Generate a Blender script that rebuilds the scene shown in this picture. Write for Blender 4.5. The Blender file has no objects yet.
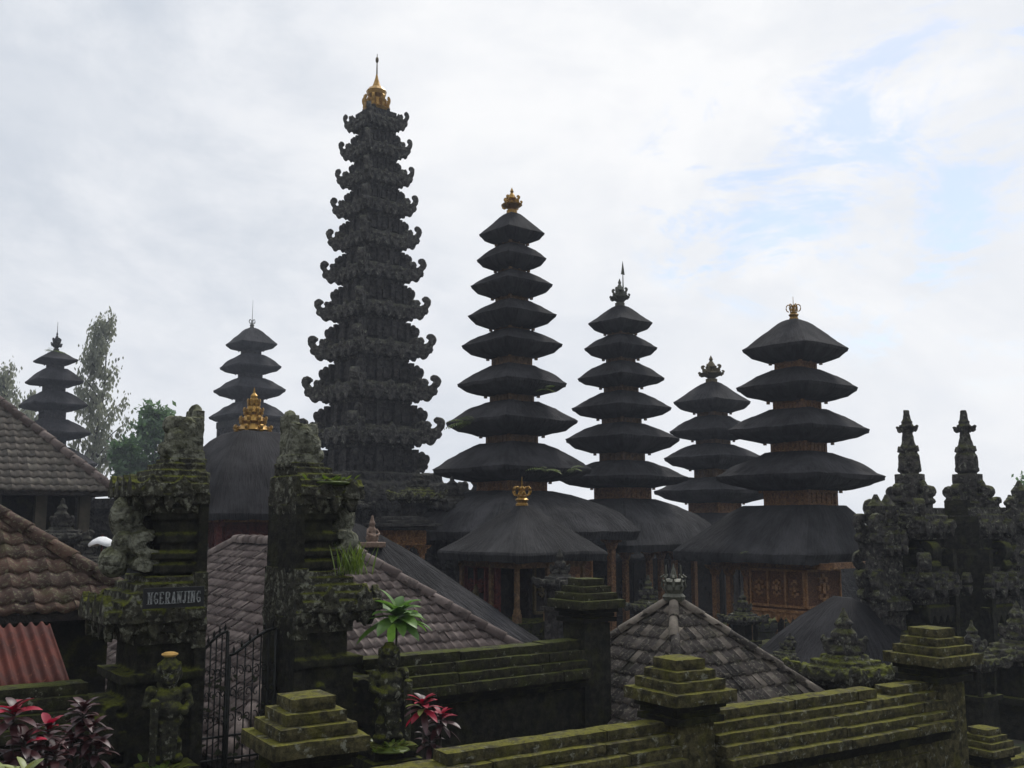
import bpy, math, random
from mathutils import Vector, Matrix, noise as mnoise
random.seed(7)
R = math.radians
SC = bpy.context.scene
COL = SC.collection
# ---------------------------------------------------------------- camera
F = 1000.0; TH = R(7.74)
cam_d = bpy.data.cameras.new('camera'); cam = bpy.data.objects.new('camera', cam_d); COL.objects.link(cam)
cam_d.sensor_width = 36; cam_d.lens = 36*F/1024; cam_d.clip_start = 0.05; cam_d.clip_end = 9000
cam.location = (0, 0, 0); cam.rotation_euler = (R(90)+TH, 0, 0)
SC.camera = cam
SC.render.resolution_x = 1024; SC.render.resolution_y = 768
def P(px, py, d):
    u = (px-512)/F; v = (384-py)/F
    y = math.cos(TH)-v*math.sin(TH); z = math.sin(TH)+v*math.cos(TH)
    s = d/y
    return Vector((u*s, d, z*s))
# ---------------------------------------------------------------- world
SUN_EL = R(52); SUN_AZ = R(28)     # azimuth measured from +Y towards +X
w = bpy.data.worlds.new('World'); SC.world = w; w.use_nodes = True
nt = w.node_tree; N = nt.nodes; L = nt.links
for n in list(N): N.remove(n)
def wn(t, **k):
    n = N.new(t)
    for a, b in k.items(): setattr(n, a, b)
    return n
out = wn('ShaderNodeOutputWorld')
sky = wn('ShaderNodeTexSky', sky_type='NISHITA', sun_disc=False, sun_elevation=SUN_EL, sun_rotation=SUN_AZ)
bsky = wn('ShaderNodeBackground'); bsky.inputs[1].default_value = 0.11
L.new(sky.outputs[0], bsky.inputs[0])
tc = wn('ShaderNodeTexCoord')
def vdot(vec, sock):
    n = wn('ShaderNodeVectorMath', operation='DOT_PRODUCT'); L.new(sock, n.inputs[0]); n.inputs[1].default_value = vec; return n.outputs['Value']
def mth(op, a, b=None, c=None, clamp=False):
    n = wn('ShaderNodeMath', operation=op); n.use_clamp = clamp
    for i, s in enumerate((a, b, c)):
        if s is None: continue
        if isinstance(s, (int, float)): n.inputs[i].default_value = s
        else: L.new(s, n.inputs[i])
    return n.outputs[0]
def mrange(s, a, b, c, d, smooth=True):
    n = wn('ShaderNodeMapRange'); n.clamp = True
    if smooth: n.interpolation_type = 'SMOOTHSTEP'
    L.new(s, n.inputs[0])
    for i, v in zip((1, 2, 3, 4), (a, b, c, d)): n.inputs[i].default_value = v
    return n.outputs[0]
dirn = wn('ShaderNodeVectorMath', operation='NORMALIZE'); L.new(tc.outputs['Generated'], dirn.inputs[0]); D = dirn.outputs[0]
mapn = wn('ShaderNodeMapping'); mapn.inputs['Scale'].default_value = (1.0, 1.0, 1.7); L.new(D, mapn.inputs[0])
def noi(scale, detail, rough, dist=0.0, src=None):
    n = wn('ShaderNodeTexNoise'); n.inputs['Scale'].default_value = scale; n.inputs['Detail'].default_value = detail
    n.inputs['Roughness'].default_value = rough; n.inputs['Distortion'].default_value = dist
    L.new(src or mapn.outputs[0], n.inputs['Vector']); return n.outputs['Fac']
n1 = noi(2.6, 9, 0.62, 0.4); n2 = noi(7.0, 9, 0.62, 0.3)
sunv = Vector((math.sin(R(18))*math.cos(R(26)), math.cos(R(18))*math.cos(R(26)), math.sin(R(26))))
glow = mrange(vdot(sunv, D), 0.80, 0.995, 0, 1)
base = mrange(n1, 0.40, 0.64, 0.0, 1.0)
fine = mrange(n2, 0.3, 0.7, 0.0, 1.0)
val = mth('ADD', mth('ADD', mth('MULTIPLY', base, 0.40), mth('MULTIPLY', fine, 0.24)), mth('MULTIPLY', glow, 0.46), clamp=True)
ramp = wn('ShaderNodeValToRGB'); L.new(val, ramp.inputs[0])
cr = ramp.color_ramp; cr.elements[0].position = 0.0; cr.elements[0].color = (.49, .53, .59, 1)
cr.elements[1].position = 1.0; cr.elements[1].color = (.765, .77, .78, 1)
e = cr.elements.new(0.5); e.color = (.66, .68, .715, 1)
back = mrange(vdot((0, 1, 0.25), D), -0.3, 0.75, 0.70, 1.0)    # thinner, darker cloud away from the sun
zen = mrange(vdot((0, 0, 1), D), 0.50, 0.95, 1.0, 2.0)     # overcast sky is brightest overhead
bcl = wn('ShaderNodeBackground'); L.new(ramp.outputs[0], bcl.inputs[0]); L.new(mth('MULTIPLY', back, zen), bcl.inputs[1])
def patch(px, py, r):
    v = P(px, py, 10).normalized()
    return mrange(vdot(v, D), math.cos(r), 1.0, 0, 1, False)
pm = mth('MAXIMUM', patch(960, 185, .20), patch(745, 195, .13))
mp2 = wn('ShaderNodeMapping'); mp2.inputs['Scale'].default_value = (1.0, 1.0, 2.6); mp2.inputs['Location'].default_value = (2.3, .4, .7); L.new(D, mp2.inputs[0])
n3 = noi(6.5, 10, 0.66, 0.5, mp2.outputs[0])
gap = mth('MULTIPLY', mrange(n3, 0.47, 0.64, 0.0, 0.75), mrange(pm, 0.0, 0.55, 0.0, 1.0))
mx = wn('ShaderNodeMixShader'); L.new(gap, mx.inputs[0]); L.new(bcl.outputs[0], mx.inputs[1]); L.new(bsky.outputs[0], mx.inputs[2])
L.new(mx.outputs[0], out.inputs[0])
# ---------------------------------------------------------------- sun
sd = bpy.data.lights.new('sun', 'SUN'); sd.energy = 2.0; sd.angle = R(14); sd.color = (1, .97, .92)
so = bpy.data.objects.new('sun', sd); COL.objects.link(so)
sv = Vector((math.sin(SUN_AZ)*math.cos(SUN_EL), math.cos(SUN_AZ)*math.cos(SUN_EL), math.sin(SUN_EL)))
so.rotation_euler = sv.to_track_quat('Z', 'Y').to_euler()
so.location = (30, 60, 80)
SC.view_settings.view_transform = 'Standard'; SC.view_settings.look = 'None'
SC.view_settings.exposure = 0.35; SC.view_settings.gamma = 1
SC.render.engine = 'CYCLES'
# ---------------------------------------------------------------- materials
class NT:
    def __init__(s, name):
        s.m = bpy.data.materials.new(name); s.m.use_nodes = True; s.t = s.m.node_tree
        s.b = s.t.nodes['Principled BSDF']; s.o = s.t.nodes['Material Output']
        s.geo = s.n('ShaderNodeNewGeometry')
    def n(s, t, **k):
        n = s.t.nodes.new(t)
        for a, b in k.items(): setattr(n, a, b)
        return n
    def l(s, a, b): s.t.links.new(a, b)
    def noise(s, scale, detail=4, rough=.55, src=None, stretch=None, dist=0):
        n = s.n('ShaderNodeTexNoise'); n.inputs['Scale'].default_value = scale; n.inputs['Detail'].default_value = detail
        n.inputs['Roughness'].default_value = rough; n.inputs['Distortion'].default_value = dist
        src = src or s.geo.outputs['Position']
        if stretch:
            m = s.n('ShaderNodeMapping'); m.inputs['Scale'].default_value = stretch; s.l(src, m.inputs[0]); src = m.outputs[0]
        s.l(src, n.inputs['Vector']); return n.outputs['Fac']
    def mr(s, a, lo, hi, x=0., y=1.):
        n = s.n('ShaderNodeMapRange'); n.interpolation_type = 'SMOOTHSTEP'; s.l(a, n.inputs[0])
        for i, v in zip((1, 2, 3, 4), (lo, hi, x, y)): n.inputs[i].default_value = v
        return n.outputs[0]
    def mix(s, f, a, b, mode='MIX'):
        n = s.n('ShaderNodeMix', data_type='RGBA', blend_type=mode)
        if isinstance(f, (int, float)): n.inputs[0].default_value = f
        else: s.l(f, n.inputs[0])
        for i, v in ((6, a), (7, b)):
            if isinstance(v, tuple): n.inputs[i].default_value = (*v, 1)
            else: s.l(v, n.inputs[i])
        return n.outputs[2]
    def mul(s, a, b, op='MULTIPLY'):
        n = s.n('ShaderNodeMath', operation=op)
        for i, v in ((0, a), (1, b)):
            if isinstance(v, (int, float)): n.inputs[i].default_value = v
            else: s.l(v, n.inputs[i])
        return n.outputs[0]
    def nz(s):
        x = s.n('ShaderNodeSeparateXYZ'); s.l(s.geo.outputs['Normal'], x.inputs[0]); return x.outputs[2]
    def bump(s, h, strength=.4, dist=.02):
        n = s.n('ShaderNodeBump'); n.inputs['Strength'].default_value = strength; n.inputs['Distance'].default_value = dist
        s.l(h, n.inputs['Height']); s.l(n.outputs[0], s.b.inputs['Normal'])
    def done(s, col, rough=.9, metal=0., spec=.3):
        if isinstance(col, tuple): s.b.inputs['Base Color'].default_value = (*col, 1)
        else: s.l(col, s.b.inputs['Base Color'])
        s.b.inputs['Roughness'].default_value = rough; s.b.inputs['Metallic'].default_value = metal
        s.b.inputs['Specular IOR Level'].default_value = spec
        return s.m

def stone(name, dark, light, moss_top, moss_side, lichen, scale=1.0, mosscol=(.115, .125, .014), carve=0.):
    t = NT(name)
    big = t.noise(2.2*scale, 5, .6); med = t.noise(9*scale, 6, .65); fin = t.noise(55*scale, 4, .7)
    c = t.mix(t.mr(med, .35, .68), dark, light)
    c = t.mix(t.mr(fin, .3, .75, 0, .55), c, tuple(v*.45 for v in dark))
    st = t.noise(7*scale, 4, .6, stretch=(1, 1, .12))
    c = t.mix(t.mr(st, .52, .75, 0, .5), c, tuple(v*.5 for v in dark))
    li = t.noise(8*scale, 7, .68)
    c = t.mix(t.mr(li, .62-lichen*.18, .70-lichen*.14, 0, .85 if lichen > 0 else 0), c, (.23, .23, .18))
    c = t.mix(t.mr(t.noise(1.1*scale, 6, .65), .5, .68, 0, .55), c, tuple(v*.6 for v in dark))
    up = t.mr(t.nz(), -.1, .75)
    side = t.mr(t.noise(3.3*scale, 5, .62), .48, .68)
    mm = t.mul(t.mul(up, moss_top), t.mr(t.noise(4.5*scale, 6, .65), .36, .56))
    ms = t.mul(side, moss_side)
    m = t.mul(mm, ms, 'MAXIMUM')
    mcol = t.mix(t.mr(t.noise(30*scale, 4, .7), .3, .7), mosscol, tuple(v*.38 for v in mosscol))
    c = t.mix(m, c, mcol)
    h = t.mul(t.mul(fin, .5), t.mul(med, 1.2), 'ADD')
    if carve:
        v = t.n('ShaderNodeTexVoronoi'); v.inputs['Scale'].default_value = carve; v.feature = 'DISTANCE_TO_EDGE'; t.l(t.geo.outputs['Position'], v.inputs['Vector'])
        v.inputs['Randomness'].default_value = 1; dn = t.n('ShaderNodeTexNoise'); dn.inputs['Scale'].default_value = carve*.8; dn.inputs['Detail'].default_value = 4; t.l(t.geo.outputs['Position'], dn.inputs['Vector'])
        ad = t.n('ShaderNodeVectorMath', operation='MULTIPLY_ADD'); t.l(dn.outputs['Color'], ad.inputs[0]); ad.inputs[1].default_value = (2.2/carve,)*3; t.l(t.geo.outputs['Position'], ad.inputs[2]); t.l(ad.outputs[0], v.inputs['Vector'])
        gr = t.mr(v.outputs[0], 0, .35); h = t.mul(h, t.mul(gr, .8), 'ADD')
    t.bump(h, .9, .03/scale)
    return t.done(c, .95, 0, .15)
M = {}
M['stone_far'] = stone('stone_far', (.030, .028, .027), (.090, .084, .076), .25, .06, 0, .8, (.06, .065, .02), carve=4.5)
M['stone_cornice'] = stone('stone_cornice', (.040, .038, .036), (.15, .14, .125), .45, .08, .3, 1.0, (.075, .08, .025), carve=4.5)
M['stone_gate'] = stone('stone_gate', (.030, .028, .023), (.085, .080, .060), .95, .14, .55, 1.4, carve=9)
M['stone_pale'] = stone('stone_pale', (.06, .058, .045), (.19, .19, .145), .4, .16, .9, 1.5, carve=11)
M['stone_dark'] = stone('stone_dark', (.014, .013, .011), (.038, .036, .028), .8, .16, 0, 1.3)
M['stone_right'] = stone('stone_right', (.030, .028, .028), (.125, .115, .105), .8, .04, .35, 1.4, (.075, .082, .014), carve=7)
M['stone_wall'] = stone('stone_wall', (.032, .029, .016), (.13, .112, .055), .85, .40, .3, 1.6, (.145, .138, .015))
M['stone_moss'] = stone('stone_moss', (.020, .019, .012), (.055, .050, .030), .9, .4, .15, 1.6, (.075, .085, .011))
M['stone_black'] = stone('stone_black', (.010, .009, .007), (.020, .018, .013), .5, .25, 0, 1.0)

M['stone_guard'] = stone('stone_guard', (.022, .021, .016), (.062, .060, .045), .9, .35, .35, 1.8)
def thatch_mat(name, a, b):
    t = NT(name); uv = t.n('ShaderNodeUVMap').outputs[0]
    s1 = t.noise(1, 5, .65, uv, (14, 1.3, 1)); s2 = t.noise(1, 4, .7, uv, (48, 3.5, 1)); bigp = t.noise(.9, 4, .6)
    c = t.mix(t.mr(s1, .3, .7), a, b); c = t.mix(t.mr(s2, .35, .7, 0, .6), c, tuple(v*.4 for v in a))
    c = t.mix(t.mr(bigp, .4, .7, 0, .55), c, tuple(v*1.9 for v in b))
    t.bump(t.mul(t.mul(s1, 1.0), t.mul(s2, .9), 'ADD'), 1.0, .12)
    return t.done(c, .92, 0, .2)
M['thatch'] = thatch_mat('thatch', (.013, .0125, .013), (.042, .040, .042))
M['thatch_near'] = thatch_mat('thatch_near', (.015, .0145, .015), (.050, .048, .049))

def tile_mat(name, cols, lichen=.5, liccol=(.22, .2, .15)):
    t = NT(name); uv = t.n('ShaderNodeUVMap').outputs[0]
    fl = t.n('ShaderNodeVectorMath', operation='FLOOR'); t.l(uv, fl.inputs[0])
    wn_ = t.n('ShaderNodeTexWhiteNoise'); wn_.noise_dimensions = '2D'; t.l(fl.outputs[0], wn_.inputs['Vector'])
    r = t.n('ShaderNodeValToRGB'); t.l(wn_.outputs[0], r.inputs[0])
    r.color_ramp.elements[0].color = (*cols[0], 1); r.color_ramp.elements[1].color = (*cols[1], 1)
    e = r.color_ramp.elements.new(.6); e.color = (*cols[2], 1)
    c = r.outputs[0]
    med = t.noise(7, 5, .65); li = t.noise(26, 5, .65, dist=.5); fin = t.noise(90, 3, .6)
    c = t.mix(t.mr(med, .4, .7, 0, .6), c, tuple(v*.35 for v in cols[0]))
    c = t.mix(t.mr(li, .62-.12*lichen, .72-.1*lichen, 0, .8), c, liccol)
    c = t.mix(t.mr(t.noise(3, 4, .6), .55, .72, 0, .5*lichen), c, (.05, .055, .012))
    t.bump(fin, .35, .01)
    return t.done(c, .85, 0, .3)
M['tile_gray'] = tile_mat('tile_gray', ((.085, .062, .055), (.22, .175, .155), (.14, .108, .096)), .25)
M['tile_brown'] = tile_mat('tile_brown', ((.095, .085, .072), (.18, .16, .13), (.135, .115, .095)), .35)
M['tile_red'] = tile_mat('tile_red', ((.055, .034, .026), (.125, .072, .05), (.085, .05, .037)), .85, (.16, .15, .09))
M['tile_pyramid'] = tile_mat('tile_pyramid', ((.038, .032, .028), (.25, .21, .17), (.085, .07, .06)), .75)

def wood_mat(name, a, b, goldc, gold, scale=12):
    t = NT(name)
    v = t.n('ShaderNodeTexVoronoi'); v.inputs['Scale'].default_value = scale; v.feature = 'SMOOTH_F1'
    wv = t.noise(scale*.7, 5, .6, dist=2.5)
    t.l(t.geo.outputs['Position'], v.inputs['Vector'])
    c = t.mix(t.mr(wv, .35, .65), a, b)
    c = t.mix(t.mr(wv, .56, .62, 0, gold), c, goldc)
    c = t.mix(t.mr(v.outputs[0], .35, .8, 0, .6), c, tuple(x*.3 for x in a))
    t.bump(t.mul(wv, t.mul(v.outputs[0], -.8), 'ADD'), 1.0, .05)
    return t.done(c, .65, 0, .4)
M['wood_carved'] = wood_mat('wood_carved', (.15, .065, .022), (.29, .14, .05), (.5, .29, .10), .5, 16)
M['wood_frame'] = wood_mat('wood_frame', (.24, .11, .04), (.42, .21, .08), (.5, .3, .12), .3, 10)
M['wood_inset'] = wood_mat('wood_inset', (.10, .035, .012), (.24, .10, .035), (.4, .2, .06), .5, 30)
M['wood_plain'] = wood_mat('wood_plain', (.095, .052, .022), (.17, .095, .04), (.30, .18, .06), .35, 8)
M['wood_red'] = wood_mat('wood_red', (.06, .010, .009), (.13, .024, .018), (.18, .09, .02), .15, 9)
M['wood_dark'] = wood_mat('wood_dark', (.012, .009, .007), (.028, .02, .015), (.05, .035, .015), .2, 7)
def simple(name, col, rough=.6, metal=0., var=.35, scale=20, bump=.3):
    t = NT(name); n = t.noise(scale, 4, .6)
    c = t.mix(t.mr(n, .3, .7), col, tuple(v*(1-var) for v in col)); t.bump(n, bump, .01)
    return t.done(c, rough, metal, .4)
M['gold'] = simple('gold', (.42, .24, .05), .42, .7, .5, 30)
M['gold_dull'] = simple('gold_dull', (.13, .10, .045), .6, .35, .5, 30)
M['metal_grey'] = simple('metal_grey', (.12, .12, .09), .6, .3, .5, 30)
M['iron'] = simple('iron', (.012, .013, .010), .55, .4, .4, 40)
M['iron_green'] = simple('iron_green', (.030, .034, .012), .7, .1, .5, 40)
M['white'] = simple('white', (.72, .72, .72), .8, 0, .1)
M['letters'] = simple('letters', (.30, .31, .31), .8, 0, .7, 45)
M['board'] = simple('board', (.010, .010, .011), .7, 0, .3)
M['orange'] = simple('orange', (.65, .12, .04), .7, 0, .3)
M['yellow'] = simple('yellow', (.70, .42, .12), .7, 0, .3)
M['bark'] = simple('bark', (.06, .05, .04), .9, 0, .5, 8, .8)
M['plaster'] = simple('plaster', (.10, .085, .06), .9, 0, .5, 3)
def leaf_mat(name, a, b, trans=.25, rough=.45):
    t = NT(name); ob = t.n('ShaderNodeNewGeometry').outputs['Random Per Island']
    c = t.mix(ob, a, b); c = t.mix(t.mr(t.noise(14, 3), .35, .7, 0, .4), c, tuple(v*.5 for v in a))
    t.done(c, rough, 0, .5)
    tr = t.n('ShaderNodeBsdfTranslucent'); t.l(c, tr.inputs[0])
    ms = t.n('ShaderNodeMixShader'); ms.inputs[0].default_value = trans
    t.l(t.b.outputs[0], ms.inputs[1]); t.l(tr.outputs[0], ms.inputs[2]); t.l(ms.outputs[0], t.o.inputs[0])
    return t.m
M['leaf_euc'] = leaf_mat('leaf_euc', (.20, .22, .15), (.34, .35, .25), .5)
M['leaf_green'] = leaf_mat('leaf_green', (.07, .145, .05), (.15, .26, .09), .4)
M['leaf_bright'] = leaf_mat('leaf_bright', (.07, .16, .02), (.16, .30, .05), .4)
M['leaf_fern'] = leaf_mat('leaf_fern', (.06, .11, .01), (.16, .20, .02), .45)
M['grass'] = leaf_mat('grass', (.08, .14, .015), (.20, .27, .04), .4)
M['leaf_maroon'] = leaf_mat('leaf_maroon', (.030, .009, .010), (.085, .026, .028), .25, .45)
M['leaf_red'] = leaf_mat('leaf_red', (.24, .004, .022), (.46, .012, .045), .35, .5)
M['leaf_pale'] = leaf_mat('leaf_pale', (.14, .17, .04), (.34, .38, .12), .3)
t = NT('rust_sheet'); rn = t.noise(3, 5, .6, stretch=(1, 1, .4)); rf = t.noise(22, 5, .7)
c = t.mix(t.mr(rn, .35, .65), (.095, .024, .016), (.045, .016, .013)); c = t.mix(t.mr(rf, .58, .7, 0, .7), c, (.20, .085, .045)); t.bump(rf, .3, .01)
M['rust'] = t.done(c, .8, 0, .15)
t = NT('ground'); g1 = t.noise(.7, 6, .6); g2 = t.noise(9, 5, .6)
c = t.mix(t.mr(g1, .4, .6), (.05, .045, .035), (.04, .055, .018)); c = t.mix(t.mr(g2, .35, .7, 0, .6), c, (.03, .026, .02)); t.bump(g2, .5, .05)
M['ground'] = t.done(c)
# ---------------------------------------------------------------- mesh helper
class MB:
    def __init__(s): s.v = []; s.f = []; s.uv = []; s.mi = []; s.cur = 0
    def face(s, idx, uv=None): s.f.append(tuple(idx)); s.uv.append(uv); s.mi.append(s.cur)
    def box(s, cx, cy, cz, sx, sy, sz, rz=0., top=1.0):
        b = len(s.v); c, n = math.cos(rz), math.sin(rz)
        for k, zz in ((1., -sz/2), (top, sz/2)):
            for x, y in ((-1, -1), (1, -1), (1, 1), (-1, 1)):
                X, Y = x*sx/2*k, y*sy/2*k
                s.v.append((cx+X*c-Y*n, cy+X*n+Y*c, cz+zz))
        for q in ((3, 2, 1, 0), (4, 5, 6, 7), (0, 1, 5, 4), (1, 2, 6, 5), (2, 3, 7, 6), (3, 0, 4, 7)): s.face([b+i for i in q])
        return s
    def bz(s, x0, x1, y0, y1, z0, z1): return s.box((x0+x1)/2, (y0+y1)/2, (z0+z1)/2, x1-x0, y1-y0, z1-z0)
    def gbox(s, x0, x1, y0, y1, z0, z1, step, amp, seed=0., sc=3.0):   # box with weathered, subdivided faces
        dims = (x1-x0, y1-y0, z1-z0); o = (x0, y0, z0)
        nn = [max(1, min(60, int(round(d/step)))) for d in dims]
        ctr = Vector(((x0+x1)/2, (y0+y1)/2, (z0+z1)/2)); idx = {}
        def vid(i, j, k):
            key = (i, j, k)
            if key not in idx:
                p = Vector((o[0]+dims[0]*i/nn[0], o[1]+dims[1]*j/nn[1], o[2]+dims[2]*k/nn[2]))
                q = (p+Vector((seed, seed*1.7, seed*.3)))*sc
                d = mnoise.noise_vector(q)*amp+mnoise.noise_vector(q*4.1)*amp*.45
                e = sum((i in (0, nn[0]), j in (0, nn[1]), k in (0, nn[2])))
                if e >= 2:
                    ch = amp*(.6+1.6*max(0, mnoise.noise(q*1.3)+.1))
                    dirv = Vector(((-1 if i == 0 else 1) if i in (0, nn[0]) else 0, (-1 if j == 0 else 1) if j in (0, nn[1]) else 0, (-1 if k == 0 else 1) if k in (0, nn[2]) else 0))
                    d -= dirv*ch
                idx[key] = len(s.v); s.v.append(tuple(p+d))
            return idx[key]
        for a, bb, fix in ((0, 1, 2), (1, 2, 0), (2, 0, 1)):
            for side in (0, nn[fix]):
                for i in range(nn[a]):
                    for j in range(nn[bb]):
                        q = []
                        for di, dj in ((0, 0), (1, 0), (1, 1), (0, 1)):
                            k = [0, 0, 0]; k[a] = i+di; k[bb] = j+dj; k[fix] = side; q.append(vid(*k))
                        if side == 0: q.reverse()
                        s.face(q)
        return s
    def prism(s, pts, mat, th):           # pts 2D (x,z), thickness along local y, matrix
        b = len(s.v); n = len(pts)
        for y in (-th/2, th/2):
            for x, z in pts: s.v.append(tuple(mat @ Vector((x, y, z))))
        s.face([b+i for i in range(n)]); s.face([b+n+i for i in reversed(range(n))])
        for i in range(n):
            j = (i+1) % n; s.face((b+j, b+i, b+n+i, b+n+j))
        return s
    def lathe(s, prof, n=12, c=(0, 0, 0), sq=False, rz=0.):
        b = len(s.v)
        for r, z in prof:
            for k in range(n):
                a = 2*math.pi*k/n+rz; s.v.append((c[0]+r*math.cos(a), c[1]+r*math.sin(a), c[2]+z))
        for i in range(len(prof)-1):
            for k in range(n):
                k2 = (k+1) % n; s.face((b+i*n+k, b+i*n+k2, b+(i+1)*n+k2, b+(i+1)*n+k))
        s.face([b+k for k in reversed(range(n))]); s.face([b+(len(prof)-1)*n+k for k in range(n)])
        return s
    def tube(s, path, rad, n=6, closed=False):
        path = [Vector(p) for p in path]
        if not isinstance(rad, (list, tuple)): rad = [rad]*len(path)
        b = len(s.v); up = Vector((0, 0, 1))
        for i, p in enumerate(path):
            t_ = (path[min(i+1, len(path)-1)]-path[max(i-1, 0)]).normalized()
            a = t_.cross(up)
            if a.length < .05: a = t_.cross(Vector((0, 1, 0)))
            a.normalize(); c = t_.cross(a)
            for k in range(n):
                g = 2*math.pi*k/n; s.v.append(tuple(p+(a*math.cos(g)+c*math.sin(g))*rad[i]))
        for i in range(len(path)-1):
            for k in range(n):
                k2 = (k+1) % n; s.face((b+i*n+k, b+i*n+k2, b+(i+1)*n+k2, b+(i+1)*n+k))
        s.face([b+k for k in reversed(range(n))]); s.face([b+(len(path)-1)*n+k for k in range(n)])
        return s
    def ell(s, c, r, n=12, m=8, rot=None):
        b = len(s.v); rows = []
        for i in range(m+1):
            ph = math.pi*i/m
            for k in range(n):
                a = 2*math.pi*k/n; v = Vector((math.sin(ph)*math.cos(a)*r[0], math.sin(ph)*math.sin(a)*r[1], math.cos(ph)*r[2]))
                if rot: v = rot @ v
                s.v.append(tuple(v+Vector(c)))
        for i in range(m):
            for k in range(n):
                k2 = (k+1) % n; s.face((b+i*n+k, b+(i+1)*n+k, b+(i+1)*n+k2, b+i*n+k2))
        return s
    def build(s, name, mats, parent=None, smooth=False):
        me = bpy.data.meshes.new(name); me.from_pydata(s.v, [], s.f)
        mats = mats if isinstance(mats, (list, tuple)) else [mats]
        for m in mats: me.materials.append(m)
        if any(u is not None for u in s.uv):
            ul = me.uv_layers.new(name='UVMap'); li = 0; data = [0.]*(2*len(me.loops))
            for p, u in zip(me.polygons, s.uv):
                for q in range(p.loop_total):
                    if u: data[2*(p.loop_start+q)], data[2*(p.loop_start+q)+1] = u[q]
            ul.data.foreach_set('uv', data)
        me.polygons.foreach_set('material_index', s.mi)
        me.polygons.foreach_set('use_smooth', [smooth]*len(s.f))
        me.validate(clean_customdata=False); me.update()
        o = bpy.data.objects.new(name, me); COL.objects.link(o)
        if parent: o.parent = parent
        return o
def sculpt(o, voxel, amp=0., sc=6., smooth_it=0, amp2=0., shade=True):     # fuse the lumps into one carved surface
    m = o.modifiers.new('r', 'REMESH'); m.mode = 'VOXEL'; m.voxel_size = voxel; m.use_smooth_shade = shade
    if smooth_it:
        k = o.modifiers.new('s', 'SMOOTH'); k.iterations = smooth_it; k.factor = .5
    dg = bpy.context.evaluated_depsgraph_get(); dg.update()
    me = bpy.data.meshes.new_from_object(o.evaluated_get(dg)); o.modifiers.clear()
    old = o.data; o.data = me
    if not len(me.materials):
        for mt in old.materials: me.materials.append(mt)
    if amp:
        n = len(me.vertices); off = random.random()*50
        nor = [v.normal.copy() for v in me.vertices]
        for v, no in zip(me.vertices, nor):
            q = v.co*sc+Vector((off, off, off))
            v.co += no*(mnoise.noise(q)*amp+mnoise.noise(q*3.3)*(amp2 or amp*.5))
        me.update()
    bpy.data.meshes.remove(old)
    return o
def tag(o, label=None, cat=None, group=None, kind=None):
    if label: o['label'] = label
    if cat: o['category'] = cat
    if group: o['group'] = group
    if kind: o['kind'] = kind
    return o
def thing(name, label, cat, loc, rz=0., group=None):
    o = bpy.data.objects.new(name, None); COL.objects.link(o); o.empty_display_size = .2
    o.location = loc; o.rotation_euler = (0, 0, rz); return tag(o, label, cat, group)
def T(x, y, z, rz=0., ry=0., s=1.): return Matrix.Translation((x, y, z)) @ Matrix.Rotation(rz, 4, 'Z') @ Matrix.Rotation(ry, 4, 'Y') @ Matrix.Scale(s, 4)
HORN = [(-.1, -.05), (.25, -.25), (.45, -.22), (.5, -.32), (.68, -.22), (.78, -.02), (.92, .0), (1.0, .2), (.94, .34), (1.08, .52), (1.14, .72), (1.1, .9), (.98, 1.02), (.8, 1.04), (.66, .94), (.66, .8), (.76, .74), (.82, .66), (.72, .52), (.56, .46), (.5, .54), (.56, .68), (.48, .84), (.36, .86), (.28, .74), (.18, .84), (.04, .8), (-.05, .6)]
HORN_THIN = [(0, 0), (.3, -.12), (.55, -.1), (.8, .08), (.98, .38), (1.1, .62), (1.1, .86), (.98, 1.02), (.8, 1.04), (.68, .92), (.72, .78), (.84, .76), (.84, .62), (.7, .48), (.55, .44), (.5, .56), (.54, .72), (.46, .86), (.34, .82), (.3, .68), (.2, .74), (.1, .66), (0, .6)]
LEAF = [(-.5, 0), (.5, 0), (.52, .3), (.38, .52), (.4, .7), (.2, .82), (.0, 1.1), (-.2, .82), (-.4, .7), (-.38, .52), (-.52, .3)]
CURL = [(0, 0), (.5, -.03), (.85, .1), (.95, .3), (.86, .5), (.72, .62), (.9, .78), (1.0, 1.05), (.98, 1.35), (.85, 1.6), (.6, 1.72), (.35, 1.68), (.2, 1.5), (.26, 1.3), (.45, 1.28), (.5, 1.12), (.35, .95), (0, .85)]
DROP = [(-.5, 0), (.5, 0), (.42, -.45), (.2, -.8), (0, -1), (-.2, -.8), (-.42, -.45)]
ROT = R(36); ROTF = R(40)
# ---------------------------------------------------------------- ground
g = MB()
def gz(x, y):
    line = 10.5+(x+1.18)*.728
    def sm(a): a = max(0, min(1, a)); return a*a*(3-2*a)
    z = -1.7-1.5*sm((y-3.2)/1.4)
    z -= 1.6*sm((y-line-.6)/1.2)
    return z
xs = [-3000, -800, -200, -60]+[-30+i*1.0 for i in range(61)]+[60, 200, 800, 3000]
ys = [-600, -60, -10, 0]+[2+i*.5 for i in range(46)]+[27, 32, 40, 60, 120, 400, 1200, 4000]
for y in ys:
    for x in xs: g.v.append((x, y, gz(x, y)+(.04*mnoise.noise(Vector((x*.6, y*.6, 0))) if abs(x) < 40 and y < 60 else 0)))
nx = len(xs)
for j in range(len(ys)-1):
    for i in range(nx-1): g.face((j*nx+i, j*nx+i+1, (j+1)*nx+i+1, (j+1)*nx+i))
tag(g.build('ground', M['ground'], None, True), kind='structure')
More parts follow.
